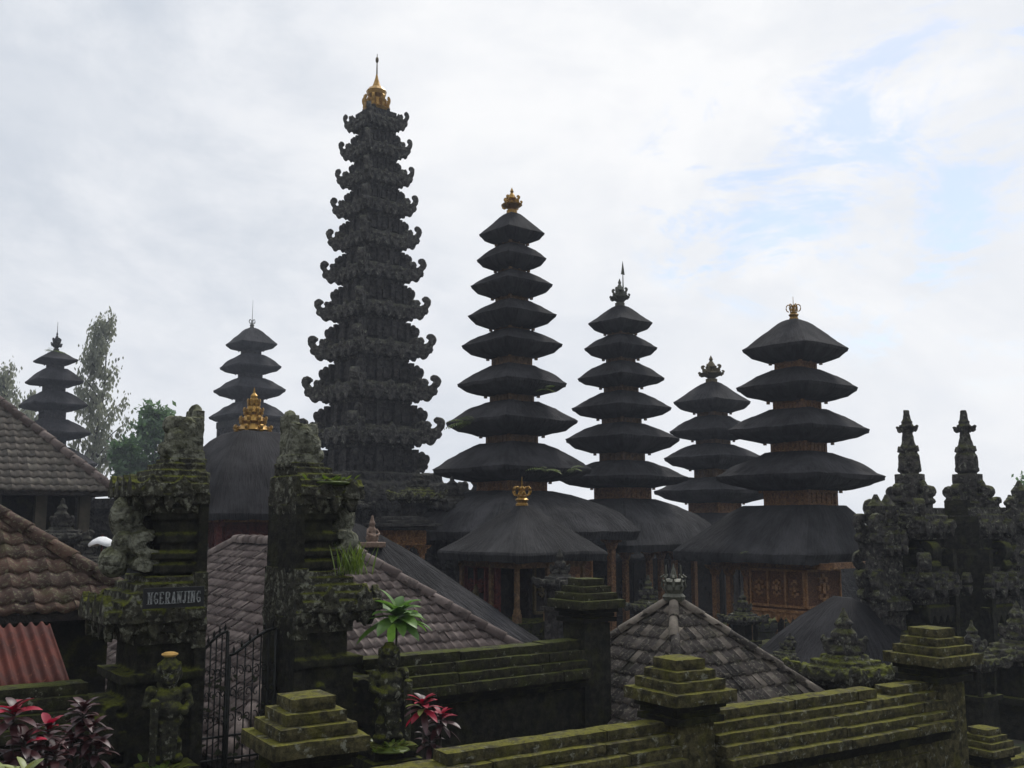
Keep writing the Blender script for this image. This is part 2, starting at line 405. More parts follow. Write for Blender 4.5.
# ---------------------------------------------------------------- thatch
def ring_pts(hx, hy, n=10, rc=.02):
    r = rc*min(hx, hy); pts = []
    cs = [(hx-r, -hy+r, -90), (hx-r, hy-r, 0), (-hx+r, hy-r, 90), (-hx+r, -hy+r, 180)]
    for q in range(4):
        cx, cy, a0 = cs[q]
        for k in range(4):
            a = R(a0+90*k/3); pts.append((cx+r*math.cos(a), cy+r*math.sin(a)))
        nxt = cs[(q+1) % 4]; a = R(a0+90); p0 = (cx+r*math.cos(a), cy+r*math.sin(a)); p1 = (nxt[0]+r*math.cos(a), nxt[1]+r*math.sin(a))
        for k in range(1, n): pts.append((p0[0]+(p1[0]-p0[0])*k/n, p0[1]+(p1[1]-p0[1])*k/n))
    return pts
def thatch(name, rings, mat, parent, rough=.02, n=10, fringe=-1, sub=3, shift=(0, 0)):
    mb = MB(); b = 0; prev = None; vacc = 0
    full = []
    for i in range(len(rings)-1):
        for k in range(sub):
            t_ = k/sub; full.append([rings[i][q]*(1-t_)+rings[i+1][q]*t_ for q in range(3)]+[i == fringe and k == 0])
    full.append(list(rings[-1])+[False])
    seed = random.random()*100; ztop = rings[-1][2]; zrange = max(.01, ztop-rings[0][2])
    for i, (hx, hy, z, fr) in enumerate(full):
        pts = ring_pts(hx, hy, n); m = len(pts); u = 0
        for k, (x, y) in enumerate(pts):
            q = Vector((x*2.2+seed, y*2.2, z*2.2)); d = mnoise.noise(q)*rough*2+mnoise.noise(q*5)*rough
            s_ = 1+d/max(.3, math.hypot(x, y)); zz = z+mnoise.noise(q+Vector((9, 9, 9)))*rough*1.5
            # sides bow gently: corners of the eave hang a touch lower than its middle
            if fr: zz += random.uniform(-1, 1)*rough*1.3
            f_ = max(0, min(1, (ztop-z)/zrange))*.75+.25; mb.v.append((x*s_+shift[0]*f_, y*s_+shift[1]*f_, zz))
        if i: vacc += math.dist(full[i][:3], full[i-1][:3])
        for k in range(m):
            if not i: break
            k2 = (k+1) % m; L_ = math.dist(ring_pts(1, 1, n)[0], (0, 0))
            p0, p1 = pts[k], pts[k2]
            u0 = k*.5*max(hx, .4)/n*1.3; u1 = (k+1)*.5*max(hx, .4)/n*1.3
            U0 = k*.14; U1 = (k+1)*.14
            dv = math.dist(full[i][:3], full[i-1][:3])
            mb.face((b+k, b+k2, b+m+k2, b+m+k), ((U0, vacc-dv), (U1, vacc-dv), (U1, vacc), (U0, vacc)))
        if i: b += m
    mb.face(list(reversed(range(m)))); mb.face([len(mb.v)-m+k for k in range(m)])
    o_ = mb.build(name, mat, parent, True); o_.data.set_sharp_from_angle(angle=R(21)); return o_
def wood_box(root, hx, hy, z0, z1, mat=None, name='wooden_storey', teeth=True, roof_hx=None):
    mb = MB(); mb.bz(-hx, hx, -hy, hy, z0, z1); h = z1-z0
    for sx in (-1, 1):
        for sy in (-1, 1): mb.box(sx*hx, sy*hy, (z0+z1)/2, .13*hx+.03, .13*hy+.03, h)
    for z, e in ((z0+.08*h, .06), (z1-.1*h, .10)):
        mb.bz(-hx-e*hx, hx+e*hx, -hy-e*hy, hy+e*hy, z-.09*h, z+.09*h)
    for k in range(-2, 3):
        for sgn in (-1, 1):
            mb.box(k*hx*.36, sgn*hy*1.02, (z0+z1)/2, .05*hx, .06*hy, h*.7); mb.box(sgn*hx*1.02, k*hy*.36, (z0+z1)/2, .06*hx, .05*hy, h*.7)
    if roof_hx:
        for sx in (-1, 1):
            for sy in (-1, 1):
                q = roof_hx
                mb.box(sx*q, sy*q, z1+.02, .07, .07, .22); mb.box(sx*q, 0, z1+.02, .05, .05, .14); mb.box(0, sy*q, z1+.02, .05, .05, .14)
                mb.box(sx*q/2, sy*q/2, z1+.06, q, .05, .05, R(45)*sx*sy)
    return mb.build(name, mat or M['wood_plain'], root)
def finial(root, kind, h, wd, z, mat, name='finial', x=0, y=0):
    mb = MB(); c = (x, y, z)
    if kind == 'crown':          # ring crown with needle
        mb.lathe([(wd*.62, 0), (wd*.62, h*.1), (wd*.5, h*.14), (wd*.7, h*.24), (wd*.45, h*.3), (wd*.5, h*.36), (wd*.14, h*.4), (wd*.16, h*.62), (wd*.05, h*.68), (wd*.03, h)], 10, c)
        for k in range(6):
            a = k*math.pi/3; pts = []
            for q in range(9):
                g_ = -math.pi/2+q*math.pi*2*.9/8; rr = wd*(.62+.34*math.cos(g_)); pts.append((x+rr*math.cos(a), y+rr*math.sin(a), z+h*(.52+.15*math.sin(g_))))
            mb.tube(pts, wd*.08, 5)
    elif kind == 'spire':        # bulb on leaf crown with tall cone
        mb.lathe([(wd*.9, 0), (wd*1.0, h*.06), (wd*.75, h*.12), (wd*.6, h*.22), (wd*.5, h*.34), (wd*.72, h*.42), (wd*.8, h*.52), (wd*.6, h*.6), (wd*.36, h*.64), (wd*.24, h*.74), (wd*.13, h*.86), (wd*.04, h)], 12, c)
        for k in range(8):
            a = k*math.pi/4
            mb.prism([(p*wd*.5, q*h*.30) for p, q in HORN], T(x+wd*.55*math.cos(a), y+wd*.55*math.sin(a), z+h*.06, a), wd*.2)
    elif kind == 'gilded':       # stepped tiers of gilded leaves
        zz = 0
        for r_, hh in ((1., .2), (.72, .2), (.52, .2), (.34, .18)):
            mb.lathe([(wd*r_*.8, 0), (wd*r_, hh*h*.3), (wd*r_*.65, hh*h)], 10, (x, y, z+zz))
            for k in range(8):
                a = k*math.pi/4
                mb.prism([(p*wd*.36*r_, q*h*.15) for p, q in HORN], T(x+wd*r_*.75*math.cos(a), y+wd*r_*.75*math.sin(a), z+zz+.01, a), wd*.16)
            zz += hh*h
        mb.lathe([(wd*.2, 0), (wd*.22, .05*h), (wd*.07, .12*h), (wd*.02, .24*h)], 8, (x, y, z+zz))
    else:                        # trident / lotus
        mb.lathe([(wd*.5, 0), (wd*.5, h*.12), (wd*.3, h*.16), (wd*.95, h*.30), (wd*1., h*.34), (wd*.25, h*.4), (wd*.2, h*.5), (wd*.42, h*.58), (wd*.28, h*.7), (wd*.12, h*.8), (wd*.18, h*.85), (wd*.02, h)], 10, c)
        for k in range(4):
            a = k*math.pi/2+.3
            mb.prism([(p*wd*.7, q*h*.25) for p, q in HORN], T(x+wd*.1*math.cos(a), y+wd*.1*math.sin(a), z+h*.40, a), wd*.14)
            mb.prism([(p*wd*.5, q*h*.16) for p, q in HORN], T(x+wd*.6*math.cos(a), y+wd*.6*math.sin(a), z+h*.26, a), wd*.12)
    return mb.build(name, mat, root, False)
GROUNDZ = -4.8
def ku(a): return math.sin(a)+math.cos(a)
def meru(name, label, d, tiers, fin, base=None, group='thatched pagodas', wmat=None, rot=ROTF):
    # tiers: (tip_y, left, right, top_y, bottom_y)
    cx = sum(P((t[1]+t[2])/2, t[0], d).x for t in tiers)/len(tiers)
    root = thing(name, label, 'pagoda', (cx, d, GROUNDZ), rot, group)
    phi = math.atan2(cx, d); kk = ku(rot+phi)
    zz = lambda y: P(cx*0+512, y, d).z-GROUNDZ
    prevb = None
    for i, (ty, l, r_, top, bot) in enumerate(tiers):
        wtot = P(r_, ty, d).x-P(l, ty, d).x; h = wtot/kk/2
        zt, z1, z0 = zz(ty), zz(top), zz(bot); H = z1-zt
        bw = h*.34 if i else h*.30
        if i == 0: tr = .14
        else: tr = .40
        nxt = tiers[i+1] if i+1 < len(tiers) else None
        rings = [(h*.52, h*.52, z0), (h*.82, h*.82, z0+(zt-z0)*.36), (h*.98, h*.98, zt-.035*h), (h, h, zt+.03*h),
                 *[(h*a_, h*a_, zt+H*b_) for a_, b_ in (((.92, .19), (.80, .43), (.66, .67), (.52, .85)) if i else ((.90, .15), (.75, .33), (.56, .57), (.38, .80), (.26, .93)))], (h*tr, h*tr, z1+.01)]
        thatch('thatched_roof', rings, M['thatch'], root, h*.016, 8, 2)
        if nxt:
            wood_box(root, h*.36, h*.36, zz(nxt[3])-.03, z0+.03, wmat if wmat else M['wood_plain'], roof_hx=h*.47)
        last = (h, z0)
    kind, fh, fw, fmat, needle = fin
    zt = zz(tiers[0][3]); fhm = P(512, tiers[0][3]-fh, d).z-P(512, tiers[0][3], d).z; fwm = fw*d/1000/2
    f_ = finial(root, kind, fhm, fwm, zt-.02, M[fmat])
    if needle:
        nb = MB(); off = fwm*needle[1]
        nb.tube([(off, 0, zt+fhm*.5), (off, 0, zt+needle[0]*d/1000)], [fwm*.09, fwm*.03], 5)
        if needle[1]: nb.prism([(-.3, 0), (.3, 0), (0, 1.6)], T(off, 0, zt+needle[0]*d/1000-.2, 0, 0, fwm*.9), fwm*.1)
        nb.build('needle', M[fmat], root)
    return root, last, zz
# base roof + timber shrine under it
def meru_base(root, last, zz, d, l, r_, ty, top, thick, hyk=1., straight=False, shift=(0, 0), rot=ROTF):
    cx = root.location.x; phi = math.atan2(cx, d); kk = ku(rot+phi)
    h = (P(r_, ty, d).x-P(l, ty, d).x)/kk/2
    zt = zz(ty); z1 = zz(top); H = z1-zt; lh, lz = last
    hx, hy = h*(2-hyk), h*hyk
    wood_box(root, lh*.40, lh*.40, z1-.03, lz+.03, M['wood_carved'], roof_hx=lh*.47)
    o = thatch('base_roof', [(hx*.8, hy*.8, zt-thick*.6), (hx*.97, hy*.97, zt-thick), (hx, hy, zt), (hx*.985, hy*.985, zt+.06), *([(hx*.8, hy*.8, zt+H*.42), (hx*.62, hy*.62, zt+H*.80), (hx*.48, hy*.48, z1)] if straight else [(hx*.92, hy*.92, zt+H*.25), (hx*.84, hy*.84, zt+H*.46), (hx*.70, hy*.70, zt+H*.66), (hx*.53, hy*.53, zt+H*.84), (hx*.32, hy*.32, z1)])], M['thatch_near'], root, .014, 14, 1, 3, shift)
    return hx, hy, zt-thick
def column(root, x, y, z0, z1, r=.06, mat=None, cap=True):
    mb = MB(); mb.box(x, y, (z0+z1)/2, r*2, r*2, z1-z0)
    if cap:
        mb.box(x, y, z0+.08, r*3.4, r*3.4, .16); mb.box(x, y, z0+.2, r*2.7, r*2.7, .08)
        mb.box(x, y, z1-.16, r*3, r*3, .08)
        for a in (0, math.pi/2, math.pi, -math.pi/2):
            mb.prism([(0, 0), (r*5, 0), (r*4, -r*1.2), (r*2.6, -r*1.6), (r*1.8, -r*3.4), (0, -r*4.5)], T(x, y, z1-.02, a), r*1.2)
    return mb.build('post', mat or M['wood_carved'], root)
def panel_face(mb, p0, p1, z0, z1, n, depth, normal):     # framed panels proud of a wall
    p0 = Vector(p0); p1 = Vector(p1); L_ = (p1-p0).length; u = (p1-p0)/L_; a = math.atan2(u.y, u.x)
    for k in range(n+1):
        c_ = p0+u*(L_*k/n); mb.box(c_.x+normal[0]*depth, c_.y+normal[1]*depth, (z0+z1)/2, .05, depth*2, z1-z0, a)
    for z in (z0, z1):
        c_ = (p0+p1)/2; mb.box(c_.x+normal[0]*depth, c_.y+normal[1]*depth, z, L_, depth*2.4, .055, a)
    for k in range(n):
        c_ = p0+u*(L_*(k+.5)/n); cz = (z0+z1)/2; rr = min(L_/n, z1-z0)*.32
        for j in range(8):
            g_ = j*math.pi/4
            q = c_+u*(rr*.62*math.cos(g_)); mb.box(q.x+normal[0]*depth*.8, q.y+normal[1]*depth*.8, cz+rr*1.05*math.sin(g_), rr*.42, depth*1.6, rr*.42, a)
        mb.box(c_.x+normal[0]*depth, c_.y+normal[1]*depth, cz, rr*.5, depth*2, rr*.9, a)
def shrine_box(root, x0, x1, y0, y1, z0, z1, mat, nx=3, ny=2, name='carved_box'):
    mb = MB(); mb.bz(x0, x1, y0, y1, z0, z1)
    if mat is M['wood_carved']: o_ = mb.build(name, M['wood_inset'], root); mb = MB()
    panel_face(mb, (x0, y0), (x1, y0), z0+.08, z1-.04, nx, .035, (0, -1))
    panel_face(mb, (x0, y1), (x0, y0), z0+.08, z1-.04, ny, .035, (-1, 0))
    mb.bz(x0-.10, x1+.10, y0-.10, y1+.10, z0-.07, z0)
    mb.bz(x0-.06, x1+.06, y0-.06, y1+.06, z0-.13, z0-.07)
    for k in range(9):
        t_ = (k+.5)/9; s_ = .13 if k % 2 else .2
        mb.prism([(p*(x1-x0)/9, q*s_) for p, q in DROP], T(x0+(x1-x0)*t_, y0-.04, z0-.13), .04)
        mb.prism([(p*(y1-y0)/9, q*s_) for p, q in DROP], T(x0-.04, y0+(y1-y0)*t_, z0-.13, math.pi/2), .04)
    if mat is M['wood_carved']: return mb.build('panel_frame', M['wood_frame'], root)
    return mb.build(name, mat, root)
def stone_base(root, hx, hy, z0, z1, mat=None, name='stone_plinth'):
    mb = MB(); n = 5; H = z1-z0; k = 0
    prof = [(0, .16, 1.06), (.16, .26, 1.0), (.26, .72, .94), (.72, .82, .98), (.82, .92, 1.04), (.92, 1., 1.0)]
    for a, b_, s_ in prof: mb.gbox(-hx*s_, hx*s_, -hy*s_, hy*s_, z0+a*H, z0+b_*H, .22, .02, random.random()*9)
    for q in range(-3, 4):
        for sg in (-1, 1):
            mb.prism([(p*.3*hx*.5, r_*H*.16) for p, r_ in LEAF], T(q*hx*.31, sg*hy*1.02, z0+H*.82), .08)
            mb.prism([(p*.3*hx*.5, r_*H*.16) for p, r_ in LEAF], T(sg*hx*1.02, q*hy*.31, z0+H*.82, math.pi/2), .08)
    return mb.build(name, mat or M['stone_dark'], root, False)

# tall meru, centre left
m1, last, zz = meru('thatched_pagoda', 'tallest thatched pagoda with nine black roofs, beside the carved stone tower', 27.5,
    [(234.7, 478.6, 545, 213, 244), (260, 475.8, 546, 245.6, 270.6), (286, 470, 552.6, 273, 298), (316.5, 467.6, 557.3, 302, 329), (346, 461, 563.5, 331.4, 358.4),
     (385, 456, 568, 366, 396), (423, 447, 579.6, 402.6, 436), (471, 430, 592, 443.6, 482)], ('lotus', 26, 22, 'gold', None))
hx, hy, ze = meru_base(m1, last, zz, 27.5, 385, 641, 531, 491, .22)
stone_base(m1, 2.2, 2.2, 0, 1.2)
shrine_box(m1, -1.5, 1.5, -1.5, 1.5, 1.9, ze-.3, M['wood_carved'])
for sx in (-1, 1):
    for sy in (-1, 1): column(m1, sx*1.9, sy*1.9, 1.2, ze+.05, .08)
# middle meru
m2, last, zz = meru('thatched_pagoda', 'thatched pagoda with seven roofs and spear-like needle, between the tallest and the small one', 31,
    [(324, 588, 653, 306, 333.7), (349, 584, 657.4, 336, 359), (379, 578, 665, 363, 387.6), (409, 571.7, 672, 392.8, 418.8), (439.7, 564, 679, 424, 453.5), (478.6, 556, 687, 461, 488)],
    ('lotus', 28, 20, 'metal_grey', (40, .5)))
hx, hy, ze = meru_base(m2, last, zz, 31, 519, 725, 543, 499, .2)
stone_base(m2, 1.9, 1.9, 0, 1.3)
shrine_box(m2, -.9, 1.4, -.5, 1.4, 1.9, ze-.3, M['wood_dark'])
for x_, y_ in ((-1.5, -1.5), (0, -1.5), (1.5, -1.5), (-1.5, 0), (-1.5, 1.5), (1.5, 1.5), (-.5, -1.5), (.6, -1.5)): column(m2, x_, y_, 1.3, ze+.05, .07)
# small meru behind
m3, last, zz = meru('thatched_pagoda', 'small five-roofed thatched pagoda half hidden between two larger ones', 36,
    [(402.7, 676.7, 752.7, 382, 413), (432, 670.7, 757, 416.8, 440.5), (458.7, 663, 762, 444.6, 469.6), (492, 652, 772, 478, 503)], ('lotus', 27, 24, 'gold_dull', None))
hx, hy, ze = meru_base(m3, last, zz, 36, 640, 784, 545, 512, .2)
stone_base(m3, 1.8, 1.8, 0, 1.4)
shrine_box(m3, -1.3, 1.3, -1.3, 1.3, 1.6, ze+.2, M['wood_dark'])
# right meru
m4, last, zz = meru('thatched_pagoda', 'broad right-hand thatched pagoda with ring crown above an orange carved wooden box', 27,
    [(350, 743, 846, 320, 363), (389, 737, 855, 370, 402), (431, 731, 869, 410, 443), (477.6, 717, 881, 453.4, 491)], ('crown', 24, 15, 'gold', None), wmat=M['wood_carved'])
hx, hy, ze = meru_base(m4, last, zz, 27, 671, 876, 552, 505.6, .24, 1.08, True, (-.39, .58))
stone_base(m4, hx*.86, hy*.9, 0, 1.45)
bm_ = MB(); 
for sx in (-1, 1): bm_.bz(sx*hx*.82-.07, sx*hx*.82+.07, -hy*.86, hy*.86, ze-.12, ze+.03)
for sy in (-1, 1): bm_.bz(-hx*.82, hx*.82, sy*hy*.84-.07, sy*hy*.84+.07, ze-.10, ze+.045)
bm_.build('beam', M['wood_carved'], m4)
shrine_box(m4, -hx*.80, -hx*.80+1.5, -hy*.80+.7, -hy*.80+2.3, ze-1.15, ze-.14, M['wood_carved'], 1, 3)
for x_, y_ in ((-.8, .35), (-.8, .62), (-.8, .84), (.8, -.8), (.8, .84)): column(m4, x_*hx, y_*hy, 1.45, ze-.1, .07)
for x_, y_ in ((-.6, -.6), (.1, -.6), (-.6, 0), (.1, 0)): column(m4, x_*hx, y_*hy, 1.45, ze-1.25, .06, M['wood_dark'], False)
# far merus
m5, last, zz = meru('thatched_pagoda', 'distant thatched pagoda with leafy tuft at its top, behind the brown tiled roof', 60,
    [(361, 32, 74, 351, 364.5), (382.5, 26, 80.5, 369, 386), (406, 20, 84, 392, 411), (434, 16, 89, 420, 440), (465, 8, 96, 447.5, 473)], ('lotus', 20, 11, 'stone_far', (30, 0)), wmat=M['stone_far'], group='distant thatched pagodas')
sb = MB(); sb.bz(-2.4, 2.4, -2.4, 2.4, 0, last[1]-2.2); sb.build('stone_plinth', M['stone_far'], m5); wood_box(m5, 1.4, 1.4, last[1]-2.2, last[1]+.1, M['stone_far'])
m6, last, zz = meru('thatched_pagoda', 'distant thatched pagoda rising behind the gold-topped thatched hall', 65,
    [(345, 225, 275.7, 328, 351), (368, 220, 281, 355, 374), (391, 215, 286, 378.5, 399), (418, 210, 288, 403, 423.5)], ('crown', 13, 7, 'metal_grey', (29, 0)), wmat=M['stone_far'], group='distant thatched pagodas')
sb = MB(); sb.bz(-2.4, 2.4, -2.4, 2.4, 0, last[1]-2.2); sb.build('stone_plinth', M['stone_far'], m6); wood_box(m6, 1.4, 1.4, last[1]-2.2, last[1]+.1, M['stone_far'])

# ---------------------------------------------------------------- carved stone tower
TD = 34.0
tw_x = P(372.5, 300, TD).x
tower = thing('stone_tower', 'tall carved black stone tower with eleven tiers, curled corner horns and golden spire', 'tower', (tw_x, TD, GROUNDZ), ROTF)
tphi = math.atan2(tw_x, TD); tk = ku(ROTF+tphi)
tz = lambda y: P(376, y, TD).z-GROUNDZ
tiers = [(114, 341, 410, 135), (141.5, 337, 413.5, 162.6), (169, 334, 416, 191), (197.6, 329.6, 420, 221), (229, 326, 424, 253.6), (261, 321, 429, 286.5), (299, 315, 433.6, 324), (336, 309.5, 439, 364), (377, 304, 444, 406), (419, 300, 449, 450)]
bodies = [(354, 396), (353, 397), (350, 401), (347, 405), (344, 408), (341, 411), (337, 415), (332, 418), (328, 421), (328, 425)]
for i, (hyy, l, r_, bot) in enumerate(tiers):
    S = (r_-l)*TD/1000/tk/2*1.0          # tip half-side
    zt = tz(hyy); zb = tz(bot); H = zt-zb; c_ = S*.74
    mb = MB()
    for a, b_, s_ in ((.02, .16, .80), (.16, .34, .90), (.34, .56, 1.0), (.56, .66, .93), (.66, .74, .82)):
        mb.bz(-c_*s_, c_*s_, -c_*s_, c_*s_, zb+a*H, zb+b_*H)
    for k in range(-2, 3):
        for sg in (-1, 1):
            lw = c_*.26; lh = H*(.17 if k else .30)
            mb.prism([(p*lw, q*lh) for p, q in LEAF], T(k*c_*.4, sg*c_*.98, zb+.5*H), .12)
            mb.prism([(p*lw, q*lh) for p, q in LEAF], T(sg*c_*.98, k*c_*.4, zb+.5*H, math.pi/2), .12)
            mb.prism([(p*lw, q*H*.22) for p, q in DROP], T(k*c_*.4, sg*c_*.93, zb+.30*H), .16)
            mb.prism([(p*lw, q*H*.22) for p, q in DROP], T(sg*c_*.93, k*c_*.4, zb+.30*H, math.pi/2), .16)
    co = mb.build('tier_cornice', M['stone_cornice'], tower); sculpt(co, .034, .022, 4.0, 0)
    hl = H*.72
    for q in range(4):
        a = R(45+90*q); hb = MB()
        hb.prism([(p*(S-c_)*1.414*1.18, z_*hl*.9) for p, z_ in HORN], T(c_*.87*math.cos(a)*1.414, c_*.87*math.sin(a)*1.414, zb+.36*H, a), S*.17)
        hb.prism([(p*(S-c_)*1.0, -z_*hl*.36) for p, z_ in HORN_THIN], T(c_*.86*math.cos(a)*1.414, c_*.86*math.sin(a)*1.414, zb+.40*H, a), S*.15)
        for sg in (-1, 1): hb.prism([(p*(S-c_)*.8, z_*hl*.62) for p, z_ in HORN], T(c_*.80*math.cos(a)*1.414, c_*.80*math.sin(a)*1.414, zb+.45*H, a+sg*.5), S*.10)
        ho = hb.build('corner_horn', M['stone_cornice'], co); sculpt(ho, .03, .02, 5., 0)
    # storey below
    zn = tz(tiers[i+1][0]) if i+1 < len(tiers) else tz(478)
    if i+1 < len(tiers): zlow = zn-(zn-tz(tiers[i+1][3]))*.5
    else: zlow = zn
    bl, br = bodies[i]; hb_ = (br-bl)*TD/1000/tk/2
    mb = MB(); mb.bz(-hb_*.86, hb_*.86, -hb_*.86, hb_*.86, zlow, zb+.1*H); Hb = zb-zlow
    for k in (-1, -.34, .34, 1):
        for sg in (-1, 1):
            mb.box(k*hb_*.92, sg*hb_*.92, (zlow+zb)/2, hb_*.17, hb_*.16, Hb); mb.box(sg*hb_*.92, k*hb_*.92, (zlow+zb)/2, hb_*.16, hb_*.17, Hb)
    for sx in (-1, 1):
        for sy in (-1, 1):
            mb.ell((sx*hb_*1.06, sy*hb_*1.06, zlow+Hb*.72), (.1*hb_+.03,)*2+(Hb*.22,), 8, 6)
            mb.prism([(p*hb_*.34, q*Hb*.5) for p, q in HORN], T(sx*hb_*.95, sy*hb_*.95, zlow+Hb*.3, math.atan2(sy, sx)), .1)
    for k in (-.67, 0, .67):
        for sg in (-1, 1):
            mb.box(k*hb_*.92, sg*hb_*.93, zlow+Hb*.55, hb_*.26, .06, Hb*.34); mb.box(sg*hb_*.9, k*hb_*.92, zlow+Hb*.55, .06, hb_*.26, Hb*.34)
    mb.build('tier_wall', M['stone_far'], tower)
tmb = MB(); c_ = .85
for a, b_, s_ in ((tz(121), tz(114), .62), (tz(114), tz(109), .42)): tmb.bz(-c_*s_, c_*s_, -c_*s_, c_*s_, a, b_)
tmb.build('top_block', M['stone_far'], tower)
finial(tower, 'spire', 1.45, .46, tz(112), M['gold'], 'golden_spire')
nb = MB(); nb.tube([(0, 0, tz(80)), (0, 0, tz(54))], [.035, .012], 5); nb.ell((0, 0, tz(60)), (.06, .06, .12), 8, 6); nb.build('needle', M['gold_dull'], tower)
mb = MB()
for ya, yb, s_ in ((484, 474, 1.82), (492, 484, 2.0), (500, 492, 2.2), (512, 500, 2.35), (519, 512, 2.2), (536, 519, 1.95), (544, 536, 2.1), (556, 544, 2.35), (640, 556, 2.15)):
    mb.gbox(-s_, s_, -s_, s_, tz(ya), tz(yb), .3, .03, s_)
for k in range(-4, 5):
    for sg in (-1, 1):
        mb.prism([(p*.36, q*.42) for p, q in LEAF], T(k*.52, sg*2.3, tz(500)), .16); mb.prism([(p*.36, q*.42) for p, q in LEAF], T(sg*2.3, k*.52, tz(500), math.pi/2), .16)
        mb.prism([(p*.3, q*.36) for p, q in DROP], T(k*.52, sg*2.2, tz(510)), .2); mb.prism([(p*.3, q*.36) for p, q in DROP], T(sg*2.2, k*.52, tz(510), math.pi/2), .2)
for q in range(4):
    a = R(45+90*q); mb.prism([(p*.75, z_*.8) for p, z_ in HORN], T(2.1*math.cos(a)*1.414, 2.1*math.sin(a)*1.414, tz(502), a), .3)
bb = mb.build('tower_base', M['stone_far'], tower); sculpt(bb, .06, .04, 3, 1)
fl = MB(); fl.bz(-2.6, 2.6, -2.6, 2.6, 0, tz(640)+.01); fl.build('tower_footing', M['stone_far'], tower)

# ---------------------------------------------------------------- thatched hall (left) and front shrine
def eave_house(name, label, cat, px, d, l, r_, ty, top, thick, topw, rot, rings_extra=None, group=None, mat='thatch'):
    cx = P(px, ty, d).x; root = thing(name, label, cat, (cx, d, GROUNDZ), rot, group)
    kk = ku(rot+math.atan2(cx, d)); h = (P(r_, ty, d).x-P(l, ty, d).x)/kk/2
    z = lambda y: P(px, y, d).z-GROUNDZ
    zt, z1 = z(ty), z(top); H = z1-zt
    prof = rings_extra or [(.985, .05), (.82, .36), (.62, .66), (.42, .88)]
    thatch('thatched_roof', [(h*.8, h*.8, zt-thick*.5), (h*.97, h*.97, zt-thick), (h, h, zt)]+[(h*a, h*a, zt+H*b_) for a, b_ in prof]+[(h*topw, h*topw, z1)], M[mat], root, .012, 14, 1)
    return root, h, z, zt-thick
hall, h, z, ze = eave_house('thatched_hall', 'black thatched hall with golden finial behind the iron gate', 'hall', 250, 24, 152, 352, 514, 432, .14, .22, ROTF,
    [(.985, .04), (.88, .30), (.76, .52), (.58, .73), (.42, .89), (.31, .975)])
finial(hall, 'gilded', 45*24/1000, .42, z(433), M['gold'], 'golden_finial')
stone_base(hall, h*.8, h*.8, 0, 2.4)
shrine_box(hall, -h*.6, h*.6, -h*.6, h*.6, 3.0, ze+.05, M['wood_red'], 4, 4)
for sx in (-1, 0, 1):
    for sy in (-1, 0, 1):
        if sx or sy: column(hall, sx*h*.78, sy*h*.78, 2.4, ze+.1, .06, M['wood_red'])
bb = MB()
for s_ in (-1, 1): bb.bz(-h*.85, h*.85, s_*h*.8-.06, s_*h*.8+.06, ze-.05, ze+.1); bb.bz(s_*h*.8-.06, s_*h*.8+.06, -h*.73, h*.73, ze-.05, ze+.1)
bb.build('beam', M['wood_carved'], hall)

sh, h, z, ze = eave_house('thatched_shrine', 'low thatched shrine with gilded crown and dark red doors in the middle of the court', 'shrine', 522, 20, 437, 609, 553, 506, .13, .11, ROTF,
    [(.985, .05), (.78, .26), (.55, .51), (.32, .78)], mat='thatch_near')
finial(sh, 'crown', .60, .20, z(507), M['gold'], 'gilded_crown')
b2 = h*.70
stone_base(sh, b2*1.08, b2*1.08, 0, z(617))
zb = z(617)
mb = MB(); mb.bz(-b2*.1, b2*.98, -b2*.35, b2*.98, zb, ze+.1); mb.bz(-b2*.9, b2*.98, b2*.2, b2*.9, zb, ze+.08); mb.build('inner_wall', M['wood_dark'], sh)
mb = MB(); panel_face(mb, (-b2*.9, b2*.95), (-b2*.9, -b2*.2), zb+.25, ze-.12, 3, .03, (-1, 0)); mb.bz(-b2*.88, -b2*.8, -b2*.2, b2*.95, zb, ze); mb.build('door_panel', M['wood_red'], sh)
mb = MB(); mb.prism([(p*.16, q*.30) for p, q in LEAF], T(-b2*.97, b2*.5, zb+.32, math.pi/2), .05); mb.ell((-b2*1., b2*.5, zb+.48), (.05, .05, .08)); mb.build('gilded_figure', M['gold_dull'], sh)
mb = MB(); panel_face(mb, (0, -b2*.40), (b2*.9, -b2*.40), zb+.1, ze-.12, 2, .03, (0, -1)); mb.build('door_frame', M['gold_dull'], sh)
for x_, y_ in ((-1, -1), (-.1, -1), (1, -1), (-1, 1), (1, 1), (-1, -.1)): column(sh, x_*b2, y_*b2, zb, ze+.08, .036, M['wood_plain'])
bb = MB()
for s_ in (-1, 1): bb.bz(-b2*1.06, b2*1.06, s_*b2-.045, s_*b2+.045, ze-.12, ze+.05); bb.bz(s_*b2-.045, s_*b2+.045, -b2*.95, b2*.95, ze-.12, ze+.05)
bb.build('beam', M['wood_plain'], sh)
sp = MB(); sp.gbox(-.35, .35, -.2, .2, -.06, .06, .15, .01); 
st = sh.matrix_basis @ Vector((b2*.15, -b2*1.18, zb+.03))
mb = MB(); mb.bz(-.1, b2*.6, -b2*1.4, -b2*1.09, zb-.5, zb-.02); mb.bz(-.15, b2*.65, -b2*1.45, -b2*1.085, zb-.10, zb+.02); mb.build('step', M['wood_plain'], sh)
of = MB(); of.lathe([(.09, 0), (.13, .05), (.12, .07)], 10); of.ell((.03, 0, .09), (.06, .05, .04)); of.ell((-.05, .02, .08), (.05, .05, .035)); of.ell((-.01, -.05, .08), (.04, .04, .03))
mt = Matrix.Translation(sh.location) @ Matrix.Rotation(ROTF, 4, 'Z')
oo = of.build('offering', M['orange'], None, True); oo.location = mt @ Vector((b2*.2, -b2*1.25, zb+.021)); oo.scale = (1.7, 1.2, 1)
tag(oo, 'bright orange flower offering on the step of the low thatched shrine', 'offering')

